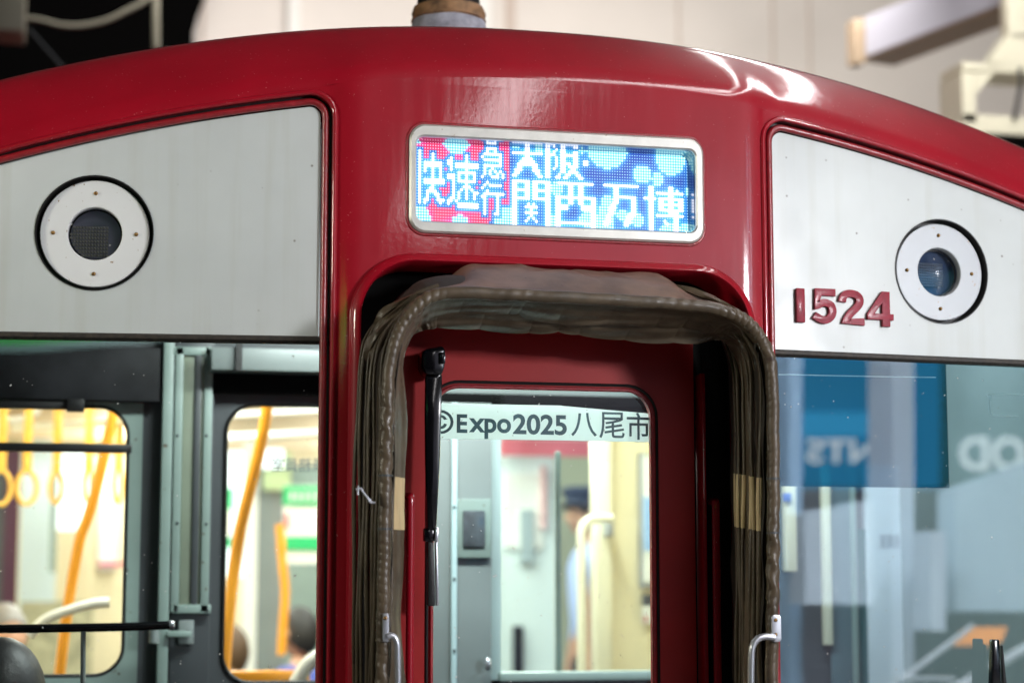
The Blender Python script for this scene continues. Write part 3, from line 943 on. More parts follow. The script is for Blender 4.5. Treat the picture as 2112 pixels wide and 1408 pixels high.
# ------------------------------------------------------------------ gangway: opening lip, reveal, bellows, door
lipl = [p for p in gang[2:]]
lipp = [(gang[1][0], ZB+.02)]+lipl+[(gang[0][0], ZB+.02)]
B = MB()
prof_l = [(0.022, 0.002), (0.020, -0.010), (0.013, -0.020), (0.004, -0.023), (0.0, -0.018), (0.0, 0.11)]
B.grid([[(q[0], dy, q[1]) for q in [(p if True else p) for p in ([(gang[1][0]+o, ZB+.02)]+[offp for offp in offset_loop(gang, o)[2:]]+[(gang[0][0]-o, ZB+.02)])]] for o, dy in prof_l])
gl_ = B.build('gangway_lip', M['red'], car, 50)

YR = -0.20
rim_px = [(788, 1500), (790, 1300), (793, 1100), (796, 950), (799, 840), (803, 760), (815, 705), (838, 658), (872, 622), (915, 605), (975, 604), (1080, 609),
          (1200, 615), (1320, 622), (1430, 630), (1490, 640), (1540, 664), (1574, 705), (1590, 760), (1594, 850), (1595, 1000), (1594, 1200), (1592, 1350), (1590, 1500)]
rim = catmull([Vector(P(x, y, YR)) for x, y in rim_px], 8)
NS = 1400
K = 420.0/NS
rim = resample(rim, NS)
# outer attachment path just inside the lip
att = [(ga_x0+0.010, ZB+0.1)]+rrect(ga_x0+0.010, ga_x1-0.010, ZB+0.1, ga_z-0.022, 0.20, 16, (0, 0, 1, 1))[2:][::-1]+[(ga_x1-0.010, ZB+0.1)]
att = [Vector((x, 0.0, z)) for x, z in att]
zlo = rim[0].z
att = [p for p in att]
att[0].z = zlo; att[-1].z = rim[-1].z
att = resample(att, NS)
# outward normals of the rim path
nor = []
for i in range(NS):
    t = (rim[min(i+1, NS-1)]-rim[max(i-1, 0)]).normalized()
    nor.append(Vector((-t.z, 0, t.x)))
def topness(i):
    """1 on the top run, 0 on the uprights"""
    n = nor[i]
    return max(0.0, min(1.0, (n.z-0.25)/0.7))
def hsh(a): 
    return math.sin(a*12.9898)*43758.5453 % 1.0
wob = [sum(math.sin(K*i*f+ph)*a for f, ph, a in ((0.021, 1.0, 1.0), (0.057, 2.2, 0.6), (0.13, 0.4, 0.35))) for i in range(NS)]
NV = 21
NP = 6.0
def acc(i, v, extra=0.0, lobe=1.0):  # backing cloth between the folds
    """point of the pleated cover: v=0 rim, v=1 body"""
    tp = topness(i)
    side = 1-tp
    p = rim[i].lerp(att[i], v)
    y = YR+0.012+(0.03-(YR+0.012))*v
    ph = math.pi*(v*NP+0.10*wob[i]*side+0.05*math.sin(K*i*0.047+v*5)*side)
    saw = abs(math.sin(ph))**0.55
    amp = (0.020+0.004*math.sin(K*i*0.03+v*7))*side*lobe
    off = (saw-0.45)*amp*0.2-0.016*side
    # top run: nearly stretched cloth that bulges upward
    off += tp*(0.022*math.sin(math.pi*min(1, v*1.05))*(0.6+0.4*math.sin(i/NS*math.pi*3.0-1.4))+0.004*math.sin(9*v+0.03*K*i)+0.003*math.sin(0.11*K*i+5*v))
    cr = tp*side*4
    off += cr*0.006*math.sin(K*i*0.55+v*9+2*math.sin(K*i*0.2))*(1-v)
    off += 0.0022*math.sin(K*i*0.19+v*23)*side
    n = nor[i]
    return (p.x+n.x*(off+extra), y, p.z+n.z*(off+extra))
rows = [[acc(i, j/(NV-1)) for i in range(NS)] for j in range(NV)]
B = MB(); B.grid(rows)
bel = B.build('gangway_bellows', mat('shaded_backing_cloth', (0.022, 0.016, 0.010), 0.7, bump=0.4, bscale=70), car, 80)  # shade of the pleat gaps is put into this dark cloth
bel['label'] = 'brown folded cloth bellows around the end door'
bm_ = bel.modifiers.new('thick', 'SOLIDIFY'); bm_.thickness = 0.0015; bm_.offset = 0

# worn cover cloth along the top
i0 = min(range(NS), key=lambda i: (rim[i]-Vector(P(905, 606, YR))).length)
i1 = min(range(NS), key=lambda i: (rim[i]-Vector(P(1500, 642, YR))).length)
rows = []
for j in range(25):
    v = j/24
    row = []
    for i in range(i0, i1+1):
        f = (i-i0)/(i1-i0)
        e = min(1.0, math.sin(math.pi*f)*1.9)
        e2 = e*e*(3-2*e)
        p = rim[i]
        hgt = (0.010+0.066*e2)*v+0.009*math.sin(math.pi*v)*e2
        fold = 0.004*math.sin(f*9+v*6)+0.003*math.sin(f*27-v*7)*e+0.005*math.sin(v*11+f*5)*(1-0.6*e)+0.004*math.exp(-((f-0.22-0.12*v)/0.02)**2)+0.004*math.exp(-((f-0.80+0.15*v)/0.02)**2)-0.003*math.exp(-((f-0.62+0.1*v)/0.015)**2)
        y = YR+0.006+0.15*v+fold
        row.append((p.x+(0.004*math.sin(v*5+f*12))*e, y, p.z+0.008+hgt+fold*0.8))
    rows.append(row)
B = MB(); B.grid(rows)
tc = B.build('top_cover', M['fabric_top'], bel, 80)
# crumpled slanting folds at the upper corners
for (a_, b2, c2) in (((770, 690), (800, 640), (905, 588)), ((765, 720), (790, 668), (860, 608)), ((752, 770), (770, 700), (830, 640)), ((1395, 590), (1470, 618), (1540, 655)), ((760, 800), (772, 730), (812, 668))):
    pts = [Vector(P(q[0], q[1], yy)) for q, yy in ((a_, -0.10), (b2, -0.13), (c2, -0.15))]
    pts = catmull(pts, 12)
    B = MB(); B.tube(pts, lambda i, th: 0.008*(0.35+0.65*math.sin(math.pi*(i+0.5)/(len(pts))))*(1+0.35*math.sin(3*th+i*0.4)), 10)
    B.build('crumpled_fold', M['fabric'], bel, 60)
def folds(ys, inset, name, ra, seed, i_from=0, i_to=NS, mt='fabric', grow=0.0, ext=None):
    m = MB()
    for k, yy in enumerate(ys):
        pts, rad = [], []
        for i in range(i_from, i_to):
            n = nor[i]; tp = topness(i)
            v = (yy-YR)/(0.03-YR)
            p = rim[i].lerp(att[i], max(0, min(1, v)))
            corner = max(0.0, 1-abs(abs(n.x)-0.72)/0.28)
            jx = 0.0022*math.sin(K*i*0.043+k*2.1+seed)+0.0012*math.sin(K*i*0.11+k)+corner*0.004*math.sin(K*i*0.33+k*1.7)
            jy = 0.0035*math.sin(K*i*0.031+k*1.3+seed*2)+corner*0.006*math.sin(K*i*0.21+k*2.4)
            d = inset[k]*((1-0.95*tp) if inset[k] > 0 else 1)*((1-0.75*max(0.0, min(1.0, (n.x-0.2)/0.4))) if inset[k] > 0 else 1)+jx
            pts.append((p.x+n.x*d, yy+jy, p.z+n.z*d))
            w = ra[k]*(1-0.75*tp)*(1+0.16*math.sin(K*i*0.071+k*3+seed)+0.05*math.sin(K*i*0.3+k)+corner*0.18*math.sin(K*i*0.47+k*2))+grow
            rad.append(w)
        m.tube(pts, lambda i, th, rad=rad: rad[i]*(1+0.10*math.sin(3*th+K*i*0.05)), 12)
    return m.build(name, M[mt], bel, 80)
OUT_Y = [-0.178, -0.162, -0.146, -0.129, -0.112, -0.094]
OUT_D = [0.0105, 0.0160, 0.0210, 0.0265, 0.0310, 0.0350]
OUT_R = [0.0042, 0.0038, 0.0046, 0.0036, 0.0044, 0.0040]
folds(OUT_Y, OUT_D, 'outer_pleat', OUT_R, 0.3)
INN_Y = [-0.172, -0.140, -0.109, -0.078, -0.046, -0.012]
INN_D = [-0.017, -0.022, -0.019, -0.023, -0.021, -0.018]
INN_R = [0.0056, 0.0043, 0.0052, 0.0041, 0.0052, 0.0045]
folds(INN_Y, INN_D, 'inner_pleat', INN_R, 1.7)
# padded rim
def rr(i, th):
    n = nor[min(i, NS-1)]
    corner = max(0.0, 1-abs(abs(n.x)-0.60)/0.46)
    side = 1.0 if abs(n.x) > 0.9 else 0.0
    q = K*i
    ph = q*2.15+1.5*th*(1 if n.x < 0 else -1)+1.1*math.sin(q*0.23)
    wr = corner**0.7*0.0032*(abs(math.sin(ph*0.5))**0.6-0.72)
    tw = (0.5+0.5*math.sin(q*0.071+1.0))**2
    wr += side*tw*0.0014*math.sin(q*0.75+2.2*th)+0.0006*math.sin(q*0.37+th)
    wr += 0.0005*(1-corner)*(1-side)*math.sin(q*1.3+th)*max(0.0, math.sin(q*0.11))
    return 0.0128+wr
B = MB(); B.tube(rim, rr, 20)
B.build('padded_rim', M['fabric'], bel, 80)
# inner folds hanging inside the rim
def ribbon(d0, dw, y0, dy, seed, amp, name):
    rows = []
    for j in range(19):
        v = j/18
        row = []
        for i in range(NS):
            tp = topness(i); n = nor[i]; side = 1-tp; q = K*i
            corner = max(0.0, 1-abs(abs(n.x)-0.66)/0.40)
            right = max(0.0, min(1.0, (n.x-0.25)/0.5))
            d = d0+v*(dw+0.012*wob[i]*0.6)*(1+0.15*side)*(1-0.88*right)*(1 if seed == 0 else (1-0.6*side))
            rag = abs(math.sin(q*0.05+seed))**0.5*0.011+abs(math.sin(q*0.17+seed*2))**0.4*0.003
            cre = math.sin(q*0.13+v*6+seed)+0.8*math.sin(q*0.047+v*14-seed)+corner*(0.8*math.sin(q*0.83+v*5)+0.6*math.sin(q*1.5+2*math.sin(q*0.2)))
            d += amp*v*(rag-0.012)*(0.35+0.65*tp)*(1-right)
            y = y0+dy*v+(0.008*math.sin(q*0.12+v*3+seed)+amp*0.0042*cre*(0.45+0.6*corner+0.2*tp))*v**0.7
            row.append((rim[i].x-n.x*d, y, rim[i].z-n.z*d))
        rows.append(row)
    m = MB(); m.grid(rows); return m.build(name, M['fabric'], bel, 80)
ribbon(0.008, 0.034, YR+0.010, 0.070, 0.0, 1.0, 'inner_fold')
ribbon(0.014, 0.050, YR+0.055, 0.070, 2.3, 1.5, 'inner_fold')
# cream wear patches on the pleats
def band(ia, ib, extra):
    rows = [[acc(i, 0.10+0.9*j/(NV-1), -0.014+extra-0.004, -1.0) for i in range(ia, ib+1)] for j in range(4, 108)]
    m = MB(); m.grid(rows); return m
ir = [i for i in range(NS//2, NS) if P(1595, 1100, YR)[2] < rim[i].z < P(1595, 985, YR)[2]]
folds(INN_Y, INN_D, 'cream_patch', INN_R, 1.7, ir[0], ir[-1], 'cream_patch', 0.0007)
il = [i for i in range(0, NS//2) if P(795, 1092, YR)[2] < rim[i].z < P(795, 980, YR)[2]]
rows = []
for j in range(4, 19):
    v = j/18; row = []
    for i in il:
        n = nor[i]; q = K*i
        d = 0.008+v*(0.034+0.012*wob[i]*0.6)*1.15+v*((abs(math.sin(q*0.05))**0.5*0.011+abs(math.sin(q*0.17))**0.4*0.003)-0.012)*0.35
        cre = math.sin(q*0.13+v*6)+0.8*math.sin(q*0.047+v*14)
        y = YR+0.010+0.070*v+(0.008*math.sin(q*0.12+v*3)+0.0042*cre*0.45)*v**0.7-0.0025
        row.append((rim[i].x-n.x*d, y, rim[i].z))
    rows.append(row)
B = MB(); B.grid(rows); B.build('cream_patch', M['cream_patch'], bel, 80)
# stitched sleeves round the rim
for i_ in (il[0], il[-1], ir[0], ir[-1], min(range(NS//2, NS), key=lambda i: abs(rim[i].z-P(1595, 945, YR)[2])), min(range(0, NS//2), key=lambda i: abs(rim[i].z-P(795, 928, YR)[2]))):
    p = rim[i_]
    B = MB(); B.tube([p+Vector((0, 0, -0.002)), p+Vector((0, 0, 0.002))], 0.0142, 18); B.build('stitched_seam', M['cab_dark'] if i_ in (ir[0], ir[-1], il[0], il[-1]) else M['fabric'], bel, 60)
# handles
def plate(px0, py0, px1, py1, y, th, name, screws):
    a, b_ = P(px0, py1, y), P(px1, py0, y)
    lp = rrect(a[0], b_[0], a[2], b_[2], 0.006, 5)
    v, f = fill2d([lp], extrude=th/2, bevel=0.001)
    m = MB(); m.add([(p[0], y+p[2], p[1]) for p in v], f)
    o = m.build(name, M['steel'], bel, 40)
    for (sx, sy) in screws:
        q = P(sx, sy, y-th/2-0.001); m = MB(); m.sphere(q, 0.004, 0.003, 0.004, 10, 6); m.build('handle_screw', M['brass'], o, 60)
plate(790, 1264, 801, 1322, YR-0.020, 0.004, 'handle_plate', [(795, 1274)])
plate(1592, 1268, 1609, 1322, YR-0.018, 0.004, 'handle_plate', [(1600, 1278), (1600, 1308)])
B = MB(); B.tube(catmull([P(x, y, YR-0.022) for x, y in ((798, 1312), (806, 1310), (813, 1313), (818, 1322), (820, 1340), (821, 1420), (821, 1500))]), 0.0062, 12)
B.build('handle', M['steel'], bel, 60)
B = MB(); B.tube(catmull([P(x, y, YR-0.022) for x, y in ((1598, 1314), (1580, 1312), (1564, 1316), (1554, 1328), (1550, 1350), (1549, 1420), (1549, 1500))]), 0.0068, 12)
B.build('handle', M['steel'], bel, 60)
B = MB()
B.tube(catmull([P(x, y, YR-0.018) for x, y in ((734, 1009), (744, 1007), (750, 1016), (758, 1026), (764, 1035), (774, 1036))]), 0.0024, 8)
B.tube([P(739, 1001, YR-.018), P(738, 1020, YR-.018)], 0.0022, 8); B.tube([P(763, 1028, YR-.018), P(764, 1037, YR-.018)], 0.0022, 8)
B.build('hook', M['steel'], bel, 60)

# gangway door and its recess
YD = 0.095
dx0, dx1 = -0.315, 0.335
wx0, wx1 = P(889, 1300, YD)[0], P(1346, 1000, YD)[0]
wz1 = P(1140, 801, YD)[2]
wloop = rrect(wx0, wx1, ZB+0.2, wz1, 0.058, 10)
dl = rrect(dx0, dx1, ZB+0.02, 0.60, 0.05, 6, (0, 0, 1, 1))
door = link('gangway_door', sheet([dl, wloop], lambda x: YD), M['red_door'], car, 30)
door['label'] = 'maroon end door with rounded window'
B = wall_strip(wloop, lambda x: YD, lambda x: YD+0.025); B.build('window_reveal', M['red'], door, 40)
wl1 = offset_loop(wloop, -0.007)
B = MB(); B.tube([(x, YD-0.001, z) for x, z in wloop]+[(wloop[0][0], YD-.001, wloop[0][1])], 0.0045, 8, cap=False); B.build('window_gasket', M['red_bead'], door, 60)
wl2 = offset_loop(wloop, 0.013)
B = MB(); B.grid([[(x, YD-0.0015, z) for x, z in wl2], [(x, YD-0.004, z) for x, z in offset_loop(wloop, 0.010)], [(x, YD-0.0015, z) for x, z in offset_loop(wloop, 0.0065)]], close=True); B.build('window_seal', M['rubber'], door, 60)
link('window_pane', sheet([wloop], lambda x: YD+0.018), M['glass'], door, 30)
# wall around the door inside the gangway
B = MB()
gin = rrect(ga_x0-0.01, ga_x1+0.01, ZB+0.02, ga_z+0.01, 0.115, 10, (0, 0, 1, 1))
link('gangway_back', sheet([gin, dl], lambda x: YD+0.012), M['cab_black'], car, 30)  # near-black sheet, the recess shade is put into its colour
B = wall_strip(dl, lambda x: YD, lambda x: YD+0.03); B.build('door_edge', M['red'], door, 40)
for px, pt in ((846, 1022), (1478, 1032)):
    x = P(px, 1200, 0.055)[0]; zt = P(px, pt, 0.055)[2]
    B = MB(); B.tube(catmull([(x, 0.058, ZB+.02), (x, 0.055, 0.0), (x, 0.055, zt-0.02), (x+0.001, 0.062, zt-0.004), (x, 0.085, zt)], 6), 0.0085, 10); B.build('door_rail', M['red'], car, 60)
x = P(1449, 1000, 0.07)[0]
B = MB(); B.box(x-0.004, x+0.006, 0.06, YD+.01, ZB+.02, P(1449, 770, 0.07)[2]); B.build('door_stop', M['red'], car, 40, bevel=0.003)

# wiper
YW = 0.03
wp = None
def boxy(pts_l, pts_r, y, th, name, mt, parent, bev=0.003):
    """plate between a left and a right px polyline"""
    m = MB()
    L = [P(*p, y) for p in pts_l]; R_ = [P(*p, y) for p in pts_r]
    n = len(L)
    v = [tuple(p) for p in L]+[tuple(p) for p in R_]
    v += [(p[0], p[1]+th, p[2]) for p in v]
    f = []
    for i in range(n-1):
        f.append((i, i+1, n+i+1, n+i)); f.append((2*n+i, 3*n+i, 3*n+i+1, 2*n+i+1))
        f.append((i, 2*n+i, 2*n+i+1, i+1)); f.append((n+i, n+i+1, 3*n+i+1, 3*n+i))
    f.append((0, n, 3*n, 2*n)); f.append((n-1, 3*n-1, 4*n-1, 2*n-1)) if False else f.append((n-1, 2*n+n-1, 3*n+n-1, n+n-1))
    m.add(v, f)
    return m.build(name, mt, parent, 40, bevel=bev)
wp = boxy([(874, 720), (871, 735), (872, 756), (878, 772)], [(914, 712), (920, 722), (918, 756), (912, 774)], YW-0.02, 0.06, 'wiper', M['black'], car, 0.006)
boxy([(878, 770), (877, 860), (878, 960), (881, 1092)], [(913, 770), (911, 860), (908, 960), (901, 1092)], YW-0.006, 0.014, 'wiper_arm', M['black'], wp, 0.005)
boxy([(875, 1088), (875, 1116)], [(896, 1088), (896, 1116)], YW+0.0, 0.02, 'wiper_joint', M['black'], wp, 0.003)
boxy([(897, 1086), (897, 1116)], [(905, 1086), (904, 1116)], YW-0.004, 0.012, 'wiper_clip', M['steel'], wp, 0.002)
boxy([(882, 1116), (883, 1180), (882, 1249)], [(894, 1116), (897, 1180), (898, 1249)], YW+0.004, 0.012, 'wiper_blade', M['rubber'], wp, 0.003)
boxy([(898, 1116), (899, 1180), (900, 1248)], [(902, 1116), (904, 1180), (905, 1248)], YW+0.002, 0.01, 'blade_spine', M['steel'], wp, 0.001)
q = P(913, 738, YW-0.026); B = MB(); B.box(q[0]-0.006, q[0]+0.006, q[1], q[1]+0.02, q[2]-0.012, q[2]+0.012); B.build('wiper_nut', M['black'], wp, 40, bevel=0.002)

# roof casting
rp = [(0.096, 0.0, 'g'), (0.094, 0.012, 'g'), (0.083, 0.040, 'g'), (0.080, 0.046, 'g')]
ry = 0.75
rc = P(925, 62, ry); zb_ = P(925, 66, ry)[2]-0.060
rf = None
def lathe(prof, c, n=40, wobble=0.0):
    m = MB(); rows = []
    for k, (r, z) in enumerate(prof):
        rows.append([(c[0]+r*(1+wobble*math.sin(5*2*math.pi*j/n+k))*math.cos(2*math.pi*j/n), c[1]+r*(1+wobble*math.sin(5*2*math.pi*j/n+k))*math.sin(2*math.pi*j/n), c[2]+z) for j in range(n)])
    m.grid(rows, close=True); return m
c0_ = (rc[0], ry, zb_)
rf = lathe([(0.105, 0), (0.104, 0.03), (0.098, 0.052), (0.091, 0.082), (0.088, 0.086)], c0_, wobble=0.012).build('roof_casting', M['greybase'], car, 50)
lathe([(0.088, 0.082), (0.094, 0.086), (0.090, 0.094), (0.093, 0.102), (0.089, 0.112), (0.087, 0.118), (0.07, 0.119)], c0_, wobble=0.010).build('rusty_ring', M['rust'], rf, 50)
lathe([(0.079, 0.117), (0.077, 0.16), (0.08, 0.165), (0.08, 0.2), (0.0, 0.2)], c0_).build('casting_top', M['rubber'], rf, 50)

# ------------------------------------------------------------------ cab and saloon interior (parts of the car)
YP = 1.30
def hole_px(x0, y0, x1, y1, r, corners=(1, 1, 1, 1), y=YP):
    a, b_ = P(x0, y1, y), P(x1, y0, y)
    return rrect(a[0], b_[0], a[2], b_[2], r, 8, corners)
h1 = hole_px(-160, 840, 266, 1396, 0.075)
h2 = hole_px(457, 840, 800, 1408, 0.075)
h3 = hole_px(1030, 912, 1440, 1386, 0.01)
h4 = hole_px(1700, 985, 1790, 1600, 0.01)
po = [(-1.33, ZB), (1.33, ZB), (1.33, 0.98), (0.8, 1.10), (-0.8, 1.10), (-1.33, 0.98)]
part = link('cab_partition', sheet([po, h1, h2, h3], lambda x: YP), M['cab_dark'], car, 30)
part['label'] = 'dark grey cab partition with rounded windows seen behind the glass'
for hh in (h1, h2):
    B = wall_strip(hh, lambda x: YP, lambda x: YP+0.05); B.build('window_edge', M['cab_black'], part, 40)
    B = MB(); B.tube([(x, YP-0.003, z) for x, z in hh]+[(hh[0][0], YP-.003, hh[0][1])], 0.006, 6, cap=False); B.build('window_seal', M['rubber'], part, 60)
    link('partition_pane', sheet([hh], lambda x: YP+0.02), M['pane'], part, 30)
link('partition_pane', sheet([h3], lambda x: YP+0.02), glass('hazy_partition_glass', (0.80, 0.92, 0.92), 0.03, 1.5, 0.02, False), part, 30)
def trim(px0, py0, px1, py1, mt, name, dy=0.02, y=None, bev=0.003, par=None):
    m = MB(); yy = (YP-0.004-dy) if y is None else y
    m.boxpx(px0, py0, px1, py1, yy, dy)
    return m.build(name, M[mt] if isinstance(mt, str) else mt, par or part, 40, bevel=bev)
for s_ in (-1, 1):
    B = MB(); B.box(s_*1.345-0.01, s_*1.345+0.01, 0.10, YP, ZB, 0.9); B.build('cab_side_lining', M['cab_grey'], car, None)
B = MB(); B.box(-1.33, 1.33, 0.25, YP, 0.985, 1.0); B.build('cab_ceiling', M['cab_grey'], car, None)
# left window surroundings
fr_o = hole_px(-200, 812, 296, 1470, 0.03); 
link('window_frame', sheet([fr_o, offset_loop(h1, 0.004)], lambda x: YP-0.008), M['cab_green'], part, 30)
trim(-80, 712, 330, 824, mat('mottled_dark_header', (0.014, 0.014, 0.016), 0.6, spec=0.2, mott=0.8, mscale=5), 'header_panel', 0.05)
trim(-80, 826, 150, 842, 'rubber', 'window_rail', 0.02, YP-0.045)
trim(138, 822, 174, 848, 'rubber', 'rail_end', 0.03, YP-0.06)
trim(-80, 913, 272, 931, 'rubber', 'window_bar', 0.02, YP-0.03)
trim(330, 690, 352, 1500, 'cab_green', 'post_cover', 0.05)
trim(351, 690, 355, 1500, 'rubber', 'post_joint', 0.03)
trim(355, 690, 436, 1500, 'cab_dark', 'post_panel', 0.03)
B = MB()
for q in ((357, 715, 374, 1262), (418, 715, 435, 1262), (357, 1246, 435, 1264), (357, 715, 435, 732)): B.boxpx(*q, YP-0.055, 0.022)
B.build('narrow_frame', M['cab_green'], part, 40, bevel=0.002)
trim(374, 730, 418, 1248, mat('green_beige_backing', (0.22, 0.25, 0.19), 0.4, mott=0.1), 'narrow_panel', 0.006, YP-0.045)
trim(398, 730, 412, 1248, 'cab_dark', 'narrow_bar', 0.006, YP-0.053)
for (sx, sy) in ((366, 898), (426, 898), (366, 1078), (426, 1080), (364, 1258), (428, 1258)):
    q = P(sx, sy, YP-0.056); B = MB(); B.sphere(q, 0.004, 0.003, 0.004, 8, 6); B.build('frame_screw', M['cab_dark'], part, 60)
trim(436, 720, 800, 766, 'cab_grey', 'header_box', 0.12)
trim(436, 768, 800, 812, 'cab_black', 'header_slot', 0.04)
B = MB(); B.boxpx(487, 700, 500, 764, YP-0.14, 0.015); B.build('hanging_strip', M['rubber'], part, 40)
# hand bar and bracket
B = MB(); B.tube(catmull([P(x, y, 0.75) for x, y in ((-80, 1297), (80, 1295), (250, 1292), (330, 1289), (352, 1288))]), 0.010, 12); hb = B.build('hand_bar', M['black'], car, 60)
q = P(353, 1288, 0.75); B = MB(); B.sphere(q, 0.009, 0.012, 0.012); B.build('bar_end', M['steel'], hb, 60)
B = MB(); B.tube([P(172, 1298, 0.75), P(170, 1480, 0.75)], 0.0062, 10); B.build('bar_post', M['cab_grey'], hb, 60)
trim(368, 1278, 400, 1328, 'cab_grey', 'hinge_plate', 0.012, YP-0.05)
trim(345, 1300, 395, 1313, 'cab_green', 'hinge_arm', 0.012, YP-0.07)
B = MB(); B.tube([P(318, 1290, YP-.08), P(318, 1325, YP-.08)], 0.014, 10); B.build('latch', M['cab_grey'], part, 60)
# dark curved seat back at the bottom left, inside the cab
B = MB(); B.sphere(P(0, 1440, 0.6), 0.10, 0.10, 0.135, 24, 14)
setp(B.build('cab_seat_headrest', M['rubber'], smooth=60), 'rounded black headrest at the bottom left corner behind the window', 'seat')

# centre: locker, post, sill
trim(850, 700, 1446, 826, 'cab_grey', 'door_header', 0.05, YP-0.06)
trim(905, 815, 1446, 840, 'cab_black', 'header_shadow_gap', 0.03, YP-0.075)
loc = trim(850, 830, 1014, 1600, 'cab_grey', 'locker', 0.10, YP-0.12)
trim(931, 830, 943, 1600, mat('pale_trim', (0.42, 0.55, 0.56), 0.35), 'locker_trim', 0.01, YP-0.133)
for sy in (1045, 1193, 1341):
    q = P(937, sy, YP-0.135); B = MB(); B.sphere(q, 0.004, 0.003, 0.004, 8, 6); B.build('trim_screw', M['cab_dark'], part, 60)
lw = trim(944, 1028, 1013, 1150, 'cab_green', 'gauge_frame', 0.012, YP-0.135)
trim(955, 1052, 1001, 1127, mat('dark_gauge', (0.07, 0.08, 0.09), 0.25, mott=0.4, mscale=30), 'gauge_window', 0.006, YP-0.142)
trim(1012, 830, 1034, 1402, mat('pale_green_post', (0.40, 0.50, 0.49), 0.4), 'glazing_post', 0.04, YP-0.06)
trim(1146, 930, 1158, 1386, M['cab_green'], 'glazing_bar', 0.01, YP+0.03)
trim(1030, 1384, 1446, 1402, 'cab_green', 'window_sill', 0.06, YP-0.07)
q = P(1006, 1368, YP-0.15); B = MB(); B.sphere(q, 0.010, 0.012, 0.018, 14, 10); B.build('latch_knob', M['steel'], part, 60)

# right: cab back wall seen through the right-hand window
trim(1620, 1000, 1644, 1178, 'cream', 'switch_panel', 0.03)
trim(1615, 1016, 1632, 1034, mat('blue_label', (0.08, 0.14, 0.45), 0.4), 'blue_tag', 0.004, YP-0.045)
trim(1793, 960, 1908, 1700, mat('grey_white_door', (0.50, 0.53, 0.55), 0.45), 'cab_back_door', 0.03)
trim(1716, 960, 1763, 1700, mat('teal_grey_panel', (0.10, 0.15, 0.17), 0.45), 'cab_panel', 0.015)
trim(1876, 960, 1910, 1700, 'cream', 'door_stile', 0.035)
trim(1936, 960, 2250, 1700, 'cab_green', 'cab_locker', 0.22)
trim(1700, 960, 1716, 1330, 'creampipe', 'mullion', 0.03)
trim(1762, 940, 1772, 1700, 'cab_green', 'mullion', 0.03)
trim(1774, 1090, 1792, 1700, mat('teal_dark', (0.02, 0.09, 0.09), 0.4), 'dark_panel', 0.02)
trim(1908, 940, 1936, 1700, 'cab_dark', 'corner_post', 0.05)
lk = mat('locker_line', (0.13, 0.17, 0.16), 0.5)
B = MB()
for q in ((1962, 1118, 2032, 1121), (2030, 1118, 2032, 1500), (1962, 1118, 1964, 1500), (1962, 1010, 2022, 1012), (1962, 1082, 2022, 1084), (2020, 1010, 2022, 1084)):
    B.boxpx(*q, YP-0.229, 0.004)
B.build('locker_edge', lk, part, None)
q = P(1957, 1075, YP-0.24); B = MB(); B.sphere(q, 0.012, 0.02, 0.010, 12, 8); B.build('locker_lock', M['steel'], part, 60)
B = MB(); B.sphere(P(1995, 1268, YP-0.25), 0.04, 0.03, 0.018, 16, 10); B.build('locker_handle', M['rubber'], part, 60)
# tinted sunshade hung behind the right window
a, b_ = P(1560, 700, 0.22), P(1945, 1003, 0.22)
B = MB(); B.box(0.50, P(1958, 1003, 0.22)[0], 0.22, 0.224, P(1700, 1003, 0.22)[2], 0.62)
B.build('sunshade', M['shade'], car, None)
B = MB(); B.tube([P(x, y, 0.03+yf(0.8)) for x, y in ((1606, 772), (1842, 777), (1930, 778))], 0.0011, 6); B.build('heater_wire', M['whitepipe'], car, 60)
B = MB(); B.tube([P(x, y, 0.14) for x, y in ((2036, 815), (2042, 813), (2120, 814))], 0.0011, 6); B.tube(catmull([P(x, y, 0.14) for x, y in ((2100, 858), (2052, 857), (2043, 853), (2041, 840), (2043, 818))], 4), 0.0011, 6)
B.build('heater_wire', M['whitepipe'], car, 60)

# mirrored lettering on the partition glass (written for the saloon side)
def px_text(body, px0, px1, pyt, pyb, y, mt, name, parent, bold=0.0, mirror=False, split=None):
    a, b_ = P(px0, pyb, y), P(px1, pyt, y)
    co, f, w_ = text_mesh(body, b_[2]-a[2], bold=bold, mirror=mirror, width=b_[0]-a[0])
    m = MB(); m.add([(a[0]+p[0], y, a[2]+p[2]) for p in co], f)
    return m.build(name, mt, parent, None)
ink = mat('grey_lettering', (0.10, 0.12, 0.12), 0.5)
px_text('乗務員室', 560, 670, 944, 972, YP+0.012, ink, 'glass_lettering', part, 0.01, True)
px_text('乗務員室', 1814, 1874, 1100, 1130, YP-0.037, mat('pale_lettering', (0.36, 0.37, 0.40), 0.5), 'door_lettering', part, 0.01, True)
B = MB()
for q in ((1880, 1098, 1882, 1131), (1896, 1098, 1898, 1131), (1880, 1098, 1898, 1100), (1880, 1129, 1898, 1131), (1885, 1103, 1889, 1118), (1890, 1112, 1894, 1126)): B.boxpx(*q, YP-0.041, 0.001)
B.build('hand_symbol', mat('pale_symbol', (0.36, 0.37, 0.40), 0.5), part, None)

